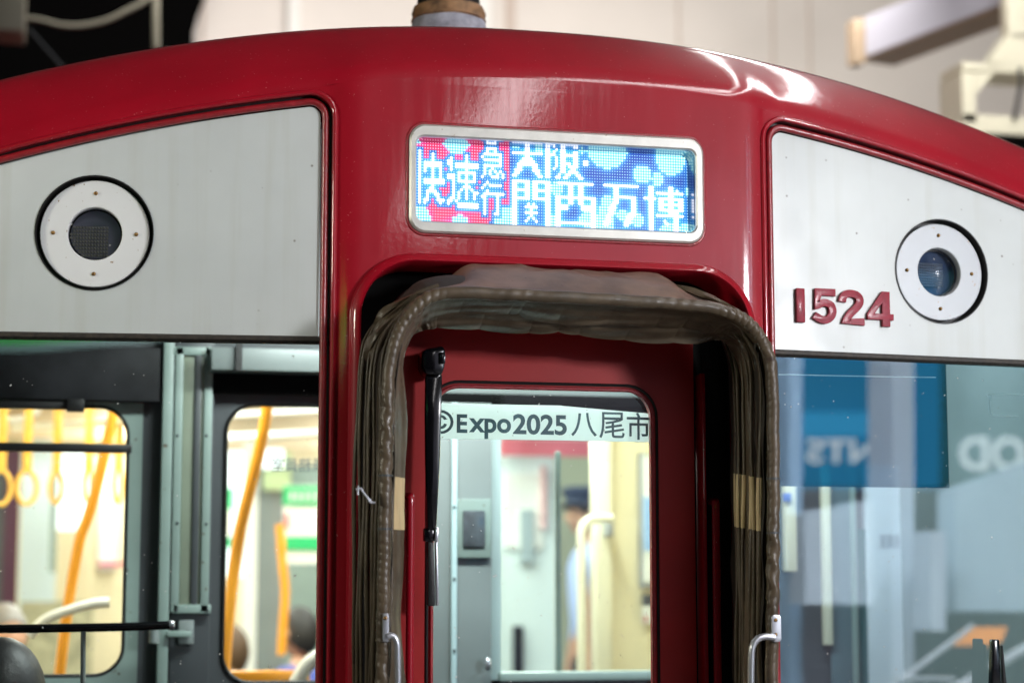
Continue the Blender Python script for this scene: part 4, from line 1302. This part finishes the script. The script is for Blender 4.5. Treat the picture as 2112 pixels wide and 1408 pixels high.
# ------------------------------------------------------------------ saloon
ZF = -1.05
B = MB(); B.box(-1.33, 1.33, YP+0.06, 8.4, ZF-.05, ZF); B.build('saloon_floor', M['cab_grey'], car, None)
B = MB(); B.box(-1.33, 1.33, YP+0.06, 8.4, 0.98, 1.02); B.build('saloon_ceiling', M['saloon_white'], car, None)
B = MB(); B.box(-1.345, -1.30, YP+0.06, 8.4, ZF, 0.98); B.build('saloon_side', M['cream'], car, None)
B = MB(); B.box(1.30, 1.345, YP+0.06, 4.25, ZF, 0.98); B.box(1.30, 1.345, 6.7, 8.4, ZF, 0.98); B.box(1.30, 1.345, 4.25, 6.7, 0.83, 0.98); B.build('saloon_side', M['cream'], car, None)
B = MB(); B.box(-1.33, 1.33, 8.0, 8.1, ZF, 0.98); B.build('saloon_end', M['cream'], car, None)
# lit windows of the saloon (daylight-bright platform outside) as lamps' diffusers
lampm = emis('lamp_diffuser', (1.0, 0.98, 0.94), 5.0)
for xx in (-0.62, 0.62):
    for k in range(3):
        B = MB(); B.box(xx-0.09, xx+0.09, 1.55+2.1*k, 3.25+2.1*k, 0.945, 0.975); B.build('ceiling_lamp', lampm, car, None)
        area('saloon_lamp_light', (xx, 2.4+2.1*k, 0.93), (xx, 2.4+2.1*k, -1), 0.18, 1.7, 36, (1.0, 0.96, 0.86))
area('cab_light', (-0.1, 0.62, 0.93), (-0.1, 0.95, -1), 0.8, 0.12, 27, (0.94, 1.0, 0.97))
area('cab_light', (0.85, 0.62, 0.90), (0.9, 1.2, -1), 0.6, 0.12, 10, (0.86, 0.95, 1.0))  # second light, added to brighten the right side of the cab

def slab(px0, py0, px1, py1, y, mt, name, dy=0.03, par=car, bev=0.0):
    m = MB(); m.boxpx(px0, py0, px1, py1, y, dy); return m.build(name, M[mt] if isinstance(mt, str) else mt, par, None if bev == 0 else 40, bevel=bev)
winm = emis('bright_outside_window', (0.92, 0.97, 1.0), 1.35)
bluish = mat('pale_blue_panel', (0.55, 0.66, 0.74), 0.4)
purple = mat('dark_purple_post', (0.05, 0.008, 0.03), 0.4)
slab(120, 935, 182, 1092, 6.5, winm, 'saloon_window')
slab(42, 900, 118, 1290, 6.9, bluish, 'end_door')
slab(8, 925, 38, 1250, 5.6, purple, 'dark_door_post')
slab(-30, 925, 8, 1300, 5.6, 'cab_dark', 'dark_door_edge')
slab(104, 960, 118, 1180, 6.4, 'cab_green', 'door_edge_trim')
slab(182, 940, 270, 1420, 6.6, 'cream', 'side_screen')
slab(205, 975, 240, 1175, 6.55, 'saloon_white', 'screen_notice')
slab(204, 1158, 262, 1166, 6.5, mat('magenta_line', (0.55, 0.03, 0.12), 0.5), 'notice_line')
slab(-30, 838, 290, 905, 6.7, mat('beige_header', (0.74, 0.56, 0.36), 0.5), 'end_header')
slab(40, 1240, 190, 1420, 6.5, mat('seat_moquette', (0.35, 0.33, 0.22), 0.9, mott=0.4, mscale=12), 'seat_back')
# luggage rack pipes
B = MB(); B.tube([P(30, 882, 4.6), P(270, 868, 3.4)], 0.013, 10); B.build('rack_pipe', M['whitepipe'], car, 60)
B = MB(); B.tube([P(440, 858, 3.4), P(700, 845, 3.0)], 0.013, 10); B.build('rack_pipe', M['whitepipe'], car, 60)
B = MB(); B.tube([P(440, 905, 4.2), P(700, 890, 3.6)], 0.018, 10); B.build('rack_pipe', M['whitepipe'], car, 60)
B = MB(); B.tube([P(20+60*math.cos(t), 835+32*math.sin(t), 3.6) for t in [math.pi*k/14 for k in range(-1, 16)]], 0.014, 10); B.build('rail_loop', M['whitepipe'], car, 60)
# behind the second partition window
slab(455, 930, 502, 1190, 6.2, winm, 'saloon_window')
slab(452, 1005, 480, 1130, 6.1, mat('green_notice', (0.03, 0.42, 0.16), 0.5), 'green_notice')
slab(452, 1050, 480, 1105, 6.08, 'saloon_white', 'notice_text_field')
slab(500, 900, 530, 1420, 6.0, 'saloon_white', 'door_pillar')
slab(530, 960, 590, 1420, 6.0, 'cab_grey', 'saloon_door')
slab(590, 960, 720, 1420, 6.0, 'cab_green', 'saloon_door')
slab(545, 930, 600, 1010, 5.9, mat('yellow_green_poster', (0.45, 0.55, 0.30), 0.5), 'poster')
slab(440, 838, 720, 925, 6.3, mat('beige_rack', (0.62, 0.50, 0.36), 0.5), 'luggage_shelf')
slab(540, 925, 585, 965, 5.85, winm, 'lit_panel')
po_ = empty('notice_poster', tuple(P(615, 1160, 4.6)), 'green and white notice sheet seen through the second partition window', 'poster')
slab(584, 1000, 720, 1162, 4.6, 'saloon_white', 'poster_sheet', 0.006, po_)
gm = mat('green_print', (0.02, 0.45, 0.15), 0.5)
slab(584, 1002, 720, 1042, 4.592, gm, 'green_band', 0.004, po_); slab(584, 1106, 720, 1134, 4.592, gm, 'green_band', 0.004, po_)
slab(588, 1058, 594, 1088, 4.592, mat('red_print', (0.6, 0.08, 0.08), 0.5), 'red_print', 0.004, po_)
B = MB()
for k in range(7):
    B.boxpx(598+k*14, 1012, 604+k*14, 1034, 4.589, 0.002)
B.build('white_print', M['saloon_white'], po_, None)
# poles
def pole(px, y, r, name='grab_pole'):
    B = MB(); B.tube(catmull([P(x, q, y) for x, q in px]), r, 12); return B.build(name, M['orange'], car, 60)
pole([(238, 830), (228, 880), (212, 950), (195, 1020), (180, 1070), (165, 1110), (150, 1190), (136, 1280), (122, 1400), (115, 1480)], 2.2, 0.0165)
pole([(552, 830), (545, 880), (532, 940), (515, 1010), (498, 1080), (486, 1150), (476, 1230), (467, 1320), (462, 1400)], 1.9, 0.0175)
pole([(577, 1080), (582, 1150), (588, 1220), (584, 1290), (580, 1350)], 4.2, 0.018)
B = MB(); B.boxpx(462, 1382, 640, 1412, 1.9, 0.04); B.build('seat_end_rail', M['orange'], car, 40, bevel=0.008)
B = MB(); B.tube(catmull([P(x, y, 2.1) for x, y in ((60, 1310), (90, 1280), (130, 1262), (190, 1245), (225, 1242))]), 0.016, 10); B.build('seat_rail', M['whitepipe'], car, 60)
B = MB(); B.tube(catmull([P(x, y, 1.8) for x, y in ((600, 1430), (618, 1395), (640, 1365), (680, 1340))]), 0.022, 10); B.build('seat_rail', M['whitepipe'], car, 60)

# hand straps
def strap(px, ytop, yring, w, h, y, label):
    c = P(px, yring, y)
    e = empty('hand_strap', (c[0], c[1], c[2]-h*0.5*1e-3), label, 'hand strap', 'yellow hand straps in the saloon')
    k = (y-CAM[1])/F*1.03
    B = MB()
    a, b_ = w*k/2, h*k/2
    pts = [(c[0]+a*math.cos(t)*1.0, c[1]+0.4*a*math.cos(t), c[2]+b_*math.sin(t)) for t in [2*math.pi*i/28 for i in range(29)]]
    B.tube(pts, 0.0085, 8, cap=False); B.build('ring', M['strap'], e, 60)
    t = P(px, ytop, y)
    B = MB(); B.box(c[0]-0.016, c[0]+0.016, c[1]-0.003, c[1]+0.003, c[2]+b_*0.95, t[2]); B.build('strap_band', M['strap'], e, 40, bevel=0.001)
    B = MB(); B.box(c[0]-0.011, c[0]+0.011, c[1]-0.009, c[1]+0.009, c[2]+b_*0.9, c[2]+b_+0.05); B.build('strap_clip', M['strap'], e, 40, bevel=0.003)
strap(2, 800, 1005, 36, 66, 3.3, 'yellow hand strap cut by the left edge of the photo')
strap(55, 800, 1005, 38, 64, 3.4, 'yellow hand strap with the widest open ring, against pale blue door')
strap(116, 800, 1005, 24, 60, 3.5, 'yellow hand strap hanging beside the bright white saloon window')
strap(182, 800, 1000, 16, 62, 3.4, 'yellow hand strap hanging right against the slanting orange pole')
strap(244, 800, 1000, 18, 66, 3.5, 'yellow hand strap at the right end of its row, near window edge')

# saloon seen through the end door: cream screen, rail, notices
scr = mat('warm_cream_screen', (0.76, 0.66, 0.43), 0.45)
slab(1262, 850, 1600, 1450, 3.05, scr, 'door_screen', 0.06)
slab(1229, 850, 1263, 1450, 3.0, 'creampipe', 'screen_post', 0.08, car, 0.006)
B = MB(); B.tube(catmull([P(x, y, 2.85) for x, y in ((1200, 1460), (1200, 1300), (1199, 1150), (1199, 1110), (1203, 1085), (1216, 1072), (1235, 1068), (1264, 1069))], 8), 0.0165, 14); hr = B.build('handrail', M['creampipe'], car, 60)
B = MB(); B.boxpx(1255, 1064, 1266, 1106, 2.92, 0.08); B.build('handrail_foot', M['alu'], hr, 40, bevel=0.004)
slab(1319, 935, 1420, 1212, 3.03, mat('notice_frame_steel', (0.35, 0.36, 0.38), 0.35, metal=0.4), 'notice_frame', 0.012)
slab(1326, 940, 1420, 1200, 3.02, 'saloon_white', 'notice_sheet', 0.006)
slab(1328, 1025, 1420, 1135, 3.015, mat('blue_notice', (0.30, 0.48, 0.78), 0.5), 'notice_picture', 0.003)
slab(1325, 1225, 1420, 1248, 3.03, 'cab_dark', 'dark_label', 0.006); slab(1325, 1249, 1420, 1286, 3.03, 'saloon_white', 'white_label', 0.006)
slab(1329, 1270, 1334, 1282, 3.025, mat('red_mark', (0.6, 0.05, 0.03), 0.5), 'red_mark', 0.002)
booth = empty('platform_booth', tuple(P(1110, 1420, 5.6)), 'pale green glazed booth with rose header on the platform behind the uniformed person', 'booth')
slab(1034, 905, 1229, 940, 5.2, mat('rose_header', (0.62, 0.13, 0.17), 0.5), 'rose_header', par=booth)
slab(1000, 940, 1146, 1420, 5.4, mat('pale_door', (0.62, 0.70, 0.70), 0.4), 'booth_door', par=booth)
slab(1042, 975, 1120, 1130, 5.38, 'saloon_white', 'booth_window', par=booth)
slab(1060, 1290, 1080, 1420, 5.36, 'cab_black', 'dark_gap', par=booth)
slab(1146, 940, 1300, 1420, 7.4, mat('olive_panel', (0.42, 0.44, 0.30), 0.5), 'side_panel', par=booth)
slab(1075, 1050, 1100, 1160, 5.36, mat('grey_poster', (0.33, 0.40, 0.42), 0.5), 'booth_poster', par=booth)
slab(1117, 960, 1127, 1090, 5.36, mat('pink_poster', (0.70, 0.42, 0.42), 0.5), 'booth_poster', par=booth)

# saloon behind the right partition gap
slab(1640, 900, 1800, 1700, 3.2, 'cab_grey', 'saloon_panel')
slab(1660, 1010, 1695, 1075, 3.1, mat('red_bag', (0.5, 0.06, 0.05), 0.6), 'red_notice')

# banner in the door window
paperm = mat('mint_white_paper', (0.85, 0.92, 0.90), 0.6, mott=0.02)
_nt = paperm.node_tree
_tr = _nt.nodes.new('ShaderNodeBsdfTranslucent'); _tr.inputs[0].default_value = (0.90, 0.97, 0.95, 1)
_mx = _nt.nodes.new('ShaderNodeMixShader'); _mx.inputs[0].default_value = 0.72
_o = [n for n in _nt.nodes if n.type == 'OUTPUT_MATERIAL'][0]
_nt.links.new(_nt.nodes['Principled BSDF'].outputs[0], _mx.inputs[1]); _nt.links.new(_tr.outputs[0], _mx.inputs[2]); _nt.links.new(_mx.outputs[0], _o.inputs[0])
bn = empty('banner_strip', tuple(P(1125, 908, YD+0.03)), 'white paper banner reading ©Expo2025八尾市 inside the end door window', 'banner')
yb_ = YD+0.024
B = MB()
a = [P(880, 831, yb_), P(1158, 836, yb_), P(1160, 836.8, yb_), P(1345, 853, yb_-0.001), P(1356, 858, yb_), P(1356, 912, yb_), P(1160, 908, yb_), P(880, 904, yb_)]
B.add([tuple(p) for p in a]+[(p[0], p[1]+0.001, p[2]) for p in a], [tuple(range(8))]+[tuple(range(15, 7, -1))]+[(i, 8+i, 8+(i+1) % 8, (i+1) % 8) for i in range(8)])
B.build('paper', paperm, bn, None)
inkd = mat('slate_print', (0.035, 0.085, 0.105), 0.5, mott=0.5, mscale=7)
def bt(body, x0, x1, yt0, yb0, bold):
    y = yb_-0.002
    a = P(x0, yb0, y); b2 = P(x1, yt0, y)
    co, f, w_ = text_mesh(body, b2[2]-a[2], bold=bold, width=b2[0]-a[0])
    m = MB(); m.add([(a[0]+p[0], y, a[2]+p[2]-p[0]*0.005) for p in co], f); m.build('lettering', inkd, bn, None)
bt('©', 880, 935.5, 845, 894, 0.012)
bt('E', 942, 964, 854, 892, 0.028)
bt('xpo', 967, 1054, 863, 904, 0.028)
bt('2025', 1058, 1169, 855, 895, 0.028)
bt('八', 1178, 1231, 851, 899, 0.008)
bt('尾', 1236, 1288, 850, 903, 0.006)
bt('市', 1293, 1341, 851, 906, 0.008)

# ------------------------------------------------------------------ people
def skin_mesh(pts, edges, radii, root=0, sub=1):
    me = bpy.data.meshes.new('skin'); me.from_pydata([tuple(p) for p in pts], edges, [])
    o = bpy.data.objects.new('skin', me); COL.objects.link(o)
    md = o.modifiers.new('s', 'SKIN'); md.use_smooth_shade = True
    for i, r in enumerate(radii):
        rr_ = r if isinstance(r, tuple) else (r, r)
        me.skin_vertices[0].data[i].radius = rr_
        me.skin_vertices[0].data[i].use_root = (i == root)
    o.modifiers.new('d', 'SUBSURF').levels = sub
    dg = bpy.context.evaluated_depsgraph_get(); dg.update()
    res = bpy.data.meshes.new_from_object(o.evaluated_get(dg), depsgraph=dg)
    bpy.data.objects.remove(o); bpy.data.meshes.remove(me)
    return res


skinm = mat('skin', (0.55, 0.30, 0.20), 0.5)
hairs = {k: mat(k+'_hair', v, 0.6) for k, v in (('grey', (0.22, 0.20, 0.19)), ('brown', (0.09, 0.05, 0.025)), ('black', (0.015, 0.013, 0.013)))}


def head_geo(c, s=1.0, face=0.0):
    """head with brow, nose, chin and ears; c = centre; face = heading angle (0 looks to +x)"""
    m = MB()
    n, k = 24, 18
    rows = []
    for i in range(k+1):
        ph = math.pi*i/k
        row = []
        for j in range(n):
            th = 2*math.pi*j/n
            x, y, z = math.sin(ph)*math.cos(th), math.sin(ph)*math.sin(th), math.cos(ph)
            rx, ry_, rz = 0.098, 0.078, 0.118
            if z < -0.1: rx *= 1-0.10*(-z-0.1); ry_ *= 1-0.32*(-z-0.1)
            X, Y, Z = x*rx, y*ry_, z*rz
            if x > 0.55 and abs(y) < 0.28:
                X += 0.022*math.exp(-((z+0.12)/0.16)**2)*(1-abs(y)/0.28)          # nose
                X += 0.006*math.exp(-((z+0.52)/0.08)**2)                          # lips
                X += 0.008*math.exp(-((z+0.80)/0.12)**2)                          # chin
            if x > 0.5: X -= 0.007*math.exp(-((z-0.08)/0.09)**2)*(1 if 0.15 < abs(y) < 0.62 else 0)   # eye sockets
            row.append((X*s, Y*s, Z*s))
        rows.append(row)
    rot = lambda p: (c[0]+p[0]*math.cos(face)-p[1]*math.sin(face), c[1]+p[0]*math.sin(face)+p[1]*math.cos(face), c[2]+p[2])
    m.grid([[rot(p) for p in r] for r in rows], close=True)
    return m, rot


def person(pos, face, label, cloth, trousers, hair, cap=None, seated=False):
    """pos: point under the person on the floor"""
    e = empty('person', tuple(pos), label, 'person')
    x, y, z = pos
    c, s = math.cos(face), math.sin(face)
    def q(f, l, h): return (x+f*c-l*s, y+f*s+l*c, z+h)
    if seated:
        hip, sh, nk, hd = 0.46, 0.98, 1.03, 1.19
    else:
        hip, sh, nk, hd = 0.90, 1.42, 1.48, 1.63
    # body: legs, trunk, arms and hands in one surface
    pts = [q(0, 0, hip), q(0, 0, hip+0.25), q(0, 0, sh-0.06), q(0.01, 0, nk), q(0.02, 0, nk+0.07)]
    ed = [(0, 1), (1, 2), (2, 3), (3, 4)]; rad = [(0.125, 0.15), (0.11, 0.14), (0.12, 0.165), (0.055, 0.055), (0.052, 0.052)]
    for l in (-1, 1):
        b = len(pts)
        pts += [q(0, l*0.17, sh-0.03), q(-0.01, l*0.23, sh-0.30), q(0.04, l*0.23, sh-0.53), q(0.06, l*0.225, sh-0.60), q(0.07, l*0.22, sh-0.68)] if not seated else [q(0, l*0.17, sh-0.03), q(0.02, l*0.22, sh-0.30), q(0.16, l*0.20, sh-0.46), q(0.22, l*0.18, sh-0.49), q(0.28, l*0.17, sh-0.52)]
        rad += [0.06, 0.045, 0.036, 0.03, 0.018]
        ed += [(2, b), (b, b+1), (b+1, b+2), (b+2, b+3), (b+3, b+4)]
        b = len(pts)
        if seated: pts += [q(0.06, l*0.09, hip), q(0.46, l*0.10, hip+0.02), q(0.46, l*0.10, 0.08), q(0.58, l*0.11, 0.04)]
        else: pts += [q(0, l*0.09, hip-0.06), q(0.01, l*0.10, hip-0.44), q(-0.02, l*0.10, 0.08), q(0.14, l*0.11, 0.04)]
        rad += [0.085, 0.06, 0.042, 0.035]
        ed += [(0, b), (b, b+1), (b+1, b+2), (b+2, b+3)]
    me = skin_mesh(pts, ed, rad)
    # head joined into the same body mesh
    hm, rot = head_geo(q(0.03, 0, hd), 1.0, face)
    bm = bmesh.new(); bm.from_mesh(me)
    bmv = [bm.verts.new(p) for p in hm.v]
    for f in hm.f:
        try: bm.faces.new([bmv[i] for i in f])
        except ValueError: pass
    for side in (-1, 1):
        ec = rot((-0.005, side*0.080, -0.005))
        bmesh.ops.create_icosphere(bm, subdivisions=2, radius=1.0, matrix=Matrix.Translation(ec) @ Matrix.Rotation(face, 4, 'Z') @ Matrix.Diagonal((0.018, 0.012, 0.030, 1)))
    bm.to_mesh(me); bm.free()
    link('body', me, skinm, e, 179)
    # clothes
    tp = [0, 1, 2]
    spts = [pts[0], pts[1], pts[2], q(0.01, 0, nk+0.035)]
    sed = [(0, 1), (1, 2), (2, 3)]; srad = [(0.14, 0.165), (0.125, 0.155), (0.135, 0.185), (0.078, 0.082)]
    for l in (-1, 1):
        b = len(spts)
        spts += [q(0, l*0.17, sh-0.03), q(-0.01, l*0.23, sh-0.30), q(0.03, l*0.23, sh-0.50)] if not seated else [q(0, l*0.17, sh-0.03), q(0.02, l*0.22, sh-0.30), q(0.14, l*0.205, sh-0.44)]
        srad += [0.07, 0.058, 0.046]; sed += [(2, b), (b, b+1), (b+1, b+2)]
    link('shirt', skin_mesh(spts, sed, srad), cloth, e, 179)
    tpts = [q(0, 0, hip+0.06), q(0, 0, hip)]; ted = [(0, 1)]; trad = [(0.143, 0.168), (0.14, 0.165)]
    for l in (-1, 1):
        b = len(tpts)
        if seated: tpts += [q(0.06, l*0.09, hip), q(0.46, l*0.10, hip+0.02), q(0.46, l*0.10, 0.10)]
        else: tpts += [q(0, l*0.09, hip-0.06), q(0.01, l*0.10, hip-0.44), q(-0.02, l*0.10, 0.07)]
        trad += [0.10, 0.078, 0.062]; ted += [(1, b), (b, b+1), (b+1, b+2)]
    link('trousers', skin_mesh(tpts, ted, trad), trousers, e, 179)
    # hair: cap of the skull
    m = MB(); rows = []
    for i in range(11):
        row = []
        for j in range(24):
            th = 2*math.pi*j/24
            lim = 0.62+0.75*(0.5-0.5*math.cos(th))
            ph = lim*math.pi/2*i/10*1.12
            row.append(rot((math.sin(ph)*math.cos(th)*0.105-0.002, math.sin(ph)*math.sin(th)*0.086, math.cos(ph)*0.126)))
        rows.append(row)
    m.grid(rows, close=True); m.build('hair', hairs[hair], e, 60)
    if cap is not None:
        m = MB(); rows = []
        for (r, h, fo) in ((0.001, 0.155, 0), (0.10, 0.150, 0), (0.132, 0.128, 0.005), (0.128, 0.112, 0.004), (0.108, 0.098, 0), (0.106, 0.058, 0), (0.10, 0.056, 0)):
            rows.append([rot((fo+r*math.cos(2*math.pi*j/32), r*0.9*math.sin(2*math.pi*j/32), h)) for j in range(32)])
        m.grid(rows, close=True)
        cp = m.build('cap', cap, e, 50)
        m = MB(); rows = []
        for k, (r, h) in enumerate(((0.10, 0.064), (0.135, 0.056), (0.165, 0.038), (0.166, 0.034), (0.10, 0.058))):
            rows.append([rot((r*math.cos(t)*1.0, 0.092*math.sin(t), h)) for t in [math.pi*(-0.5+j/16) for j in range(17)]])
        m.grid(rows); m.build('visor', M['black'], cp, 50)
    return e


navy = mat('navy_cap_cloth', (0.025, 0.045, 0.10), 0.7)
pb = P(1218, 1000, 6.2)
person((pb[0], 6.2, pb[2]-1.79), math.pi, 'uniformed person in navy cap and pale blue shirt standing beyond the end door window',
       mat('pale_blue_shirt', (0.42, 0.52, 0.85), 0.7), mat('black_trousers', (0.008, 0.008, 0.010), 0.7), 'black', navy)
def sitter(px, py, y, face, label, cl, hair):
    p = P(px, py, y)
    return person((p[0], y, p[2]-1.19), face, label, cl, M['cab_dark'], hair, seated=True)
olive = mat('olive_jacket', (0.24, 0.24, 0.09), 0.8)
sitter(4, 1310, 3.9, -1.2, 'grey haired seated person low in the left partition window', mat('grey_jacket', (0.10, 0.11, 0.12), 0.8), 'grey')
sitter(480, 1342, 4.9, 2.6, 'brown haired seated person behind the curved orange pole', olive, 'brown')
sitter(626, 1305, 5.2, 2.2, 'dark haired seated person in blue at lower right of the second partition window', mat('blue_jacket', (0.06, 0.08, 0.30), 0.8), 'black')

# ------------------------------------------------------------------ the platform side facing the train (seen mirrored in paint and glass)
gx, gy = X0+0.8, yf(0.8)+0.03
gn = Vector((math.sin(math.radians(6)), -math.cos(math.radians(6)), 0))
def mir(p):
    p = Vector(p); d = (p-Vector((gx, gy, 0))).dot(gn); return p-2*d*gn
def VP(px, py, dist):
    """real place of what shows mirrored at this spot of the right window, dist metres beyond the glass"""
    return mir(P(px, py, dist))
def mslab(px0, py0, px1, py1, d, th, name, mt, parent):
    q = [VP(px0, py1, d), VP(px1, py1, d), VP(px1, py0, d), VP(px0, py0, d)]
    n = (q[1]-q[0]).cross(q[3]-q[0]).normalized()*th
    if n.dot(q[0]-Vector((gx, gy, 0))) < 0: n = -n
    m = MB(); m.add(q+[p+n for p in q], [(0, 1, 2, 3), (7, 6, 5, 4), (0, 4, 5, 1), (1, 5, 6, 2), (2, 6, 7, 3), (3, 7, 4, 0)])
    return m.build(name, mt, parent, None)
sb = empty('shop_sign', tuple(VP(1750, 1000, 9.0)), 'lit blue signboard with white letters mirrored in the right window', 'sign')
mslab(1560, 560, 1935, 1005, 9.0, 0.15, 'sign_panel', emis('blue_sign_light', (0.03, 0.26, 0.50), 1.5), sb)
mslab(1940, 560, 2300, 1005, 9.0, 0.15, 'green_panel', emis('dark_green_sign_light', (0.07, 0.26, 0.28), 0.4), sb)
lm = emis('white_sign_light', (0.85, 0.95, 1.0), 1.9)
def mtext(body, px0, px1, pyt, pyb, d, parent):
    o, ux, uz = VP(px0, pyb, d), VP(px1, pyb, d)-VP(px0, pyb, d), VP(px0, pyt, d)-VP(px0, pyb, d)
    co, f, w_ = text_mesh(body, 1.0, bold=0.02, width=1.0)
    # letters read correctly when faced, so they show reversed in the pane
    m = MB(); m.add([o+ux*(1-p[0])+uz*p[2] for p in co], f); m.build('letters', lm, parent, None)
mtext('NTS', 1660, 1805, 905, 955, 8.95, sb)
mtext('OD', 1975, 2110, 900, 970, 8.95, sb)
mslab(1600, 850, 1800, 900, 8.94, 0.01, 'sign_stripe', emis('cyan_sign_light', (0.05, 0.40, 0.75), 1.8), sb)
pl = empty('platform_pillar', tuple(VP(1855, 1400, 5.0)), 'white platform pillar mirrored in the right window', 'pillar')
mslab(1836, 300, 1880, 1700, 5.0, 0.3, 'pillar_face', mat('white_pillar_tile', (0.72, 0.84, 0.97), 0.4), pl)
pl2 = empty('platform_pillar', tuple(VP(1640, 1400, 5.0)), 'narrow blue white platform pillar mirrored beside the bellows', 'pillar')
mslab(1622, 300, 1650, 1700, 5.0, 0.3, 'pillar_face', mat('blue_white_pillar_tile', (0.45, 0.66, 0.90), 0.4), pl2)
st = empty('stair_wall', tuple(VP(1850, 1240, 4.5)), 'pale blue stair side wall with sloping top mirrored in the right window', 'wall')
stm = mat('pale_blue_stair_panel', (0.66, 0.76, 0.88), 0.4)
_c = VP(1850, 1100, 3.0); _t = VP(1850, 1100, 5.0)
area('stair_fill_light', (_c[0], _c[1], 2.0), (_t[0], _t[1], 0.3), 2.2, 0.4, 420, (0.86, 0.94, 1.0))  # added light that brightens the mirrored stair wall and pillars
def mpoly(pts, d, th, name, mt, parent):
    q = [VP(x, y, d) for x, y in pts]; n_ = len(q)
    n = (q[1]-q[0]).cross(q[2]-q[0]).normalized()*th
    if n.dot(q[0]-Vector((gx, gy, 0))) < 0: n = -n
    m = MB(); m.add(q+[p+n for p in q], [tuple(range(n_)), tuple(range(2*n_-1, n_-1, -1))]+[(i, n_+i, n_+(i+1) % n_, (i+1) % n_) for i in range(n_)])
    return m.build(name, mt, parent, None)
mpoly([(1655, 1245), (1655, 1060), (1795, 1030), (1795, 1245)], 4.6, 0.2, 'stair_panel', stm, st)
mpoly([(1915, 1300), (1915, 1095), (1945, 1095), (1945, 1300)], 4.6, 0.2, 'stair_post', stm, st)
mpoly([(1965, 1260), (1965, 1010), (2180, 935), (2180, 1260)], 4.8, 0.2, 'stair_panel', mat('blue_grey_stair_panel', (0.50, 0.64, 0.74), 0.4), st)
og = VP(2020, 1320, 4.0)
B = MB(); q_ = [VP(1975, 1322, 4.0), VP(2060, 1322, 4.0), VP(2072, 1292, 4.0), VP(1988, 1292, 4.0)]
B.add(q_+[p+Vector((0, -0.05, -0.02)) for p in q_], [(0, 1, 2, 3), (7, 6, 5, 4), (0, 4, 5, 1), (1, 5, 6, 2), (2, 6, 7, 3), (3, 7, 4, 0)])
setp(B.build('ticket_sign', emis('orange_sign_light', (1.0, 0.35, 0.03), 1.6), smooth=None), 'small lit orange sign mirrored low in the right window', 'sign')
glx = Vector((X0-0.8, yf(-0.8)+0.03, 0)); gnl = Vector((-math.sin(math.radians(6)), -math.cos(math.radians(6)), 0))
def VL(px, py, d):
    p = Vector(P(px, py, d)); return p-2*(p-glx).dot(gnl)*gnl
gs = empty('green_sign', tuple(VL(100, 715, 4.5)), 'lit green platform sign with pale lower edge mirrored at the top of the left window', 'sign')
def vpoly(pts, d, name, mt):
    q_ = [VL(x, y, d) for x, y in pts]; n_ = len(q_)
    m = MB(); m.add(q_+[p+Vector((0, -0.08, 0)) for p in q_], [tuple(range(n_)), tuple(range(2*n_-1, n_-1, -1))]+[(i, n_+i, n_+(i+1) % n_, (i+1) % n_) for i in range(n_)])
    m.build(name, mt, gs, None)
vpoly([(-120, 712), (60, 712), (240, 694), (240, 600), (-120, 600)], 4.5, 'sign_panel', emis('green_sign_light', (0.01, 0.55, 0.06), 3.5))
vpoly([(-120, 724), (70, 722), (340, 700), (340, 690), (60, 713), (-120, 713)], 4.49, 'sign_edge', emis('pale_sign_edge', (0.45, 0.8, 0.75), 2.2))
# wiper tip at the lower right
bw = boxy([(2048, 1318), (2046, 1420)], [(2062, 1318), (2066, 1420)], yf(1.05)-0.03, 0.02, 'side_wiper', M['black'], car, 0.003)
boxy([(2066, 1330), (2070, 1420)], [(2069, 1330), (2078, 1420)], yf(1.05)-0.025, 0.012, 'wiper_blade', M['rubber'], bw, 0.002)

hrl = empty('stair_handrail', tuple(VP(1950, 1400, 3.6)), 'pale slanting stair handrails mirrored at the lower right corner', 'handrail')
hm_ = mat('pale_handrail', (0.75, 0.80, 0.86), 0.35)
for a_, b2, r_ in (((1800, 1440), (2000, 1290), 0.012), ((1930, 1440), (2140, 1318), 0.022), ((1840, 1398), (1960, 1400), 0.014)):
    B = MB(); B.tube([VP(a_[0], a_[1], 3.6), VP(b2[0], b2[1], 3.9)], r_, 10); B.build('rail', hm_, hrl, 60)
# platform lamps that light the scene (real fittings, out of frame)
tubem = emis('fluorescent_tube', (1.0, 0.98, 0.98), 14.0)
for lx, ly0, ly1, lz, lw, lab in ((2.3, -9.0, 4.0, 4.6, 0.3, 'long row of fluorescent lamps high above the middle of the train'),
                                  (2.7, -6.0, 6.0, 4.4, 0.16, 'long row of fluorescent lamps high above the right side platform')):
    tl = empty('platform_lamp', (lx, (ly0+ly1)/2, lz+.1), lab, 'lamp', 'platform lamp rows')
    B = MB(); B.tube([(lx, ly0, lz+.05), (lx, ly1, lz+.05)], 0.02, 10); B.build('tube', tubem, tl, 60)
    B = MB(); B.box(lx-lw/2, lx+lw/2, ly0, ly1, lz+.08, lz+.14); B.build('housing', M['saloon_white'], tl, None)
# far wall of the platform behind the photographer
fw_ = empty('platform_wall', (5.0, -13.0, -1.6), 'pale lilac platform wall facing the train, mirrored in its paint', 'wall')
B = MB(); B.box(2.9, 10, -13.2, -13.0, -1.6, 3.8); B.build('wall_face', mat('pale_lilac_wall', (0.56, 0.55, 0.66), 0.6), fw_, None)
area('lamp_and_fill_light', (5.5, -7.5, 4.4), (5.5, -13.0, 1.4), 6.0, 0.3, 170, (1.0, 0.9, 0.97))  # added light on the unseen wall, for its reflection in the paint
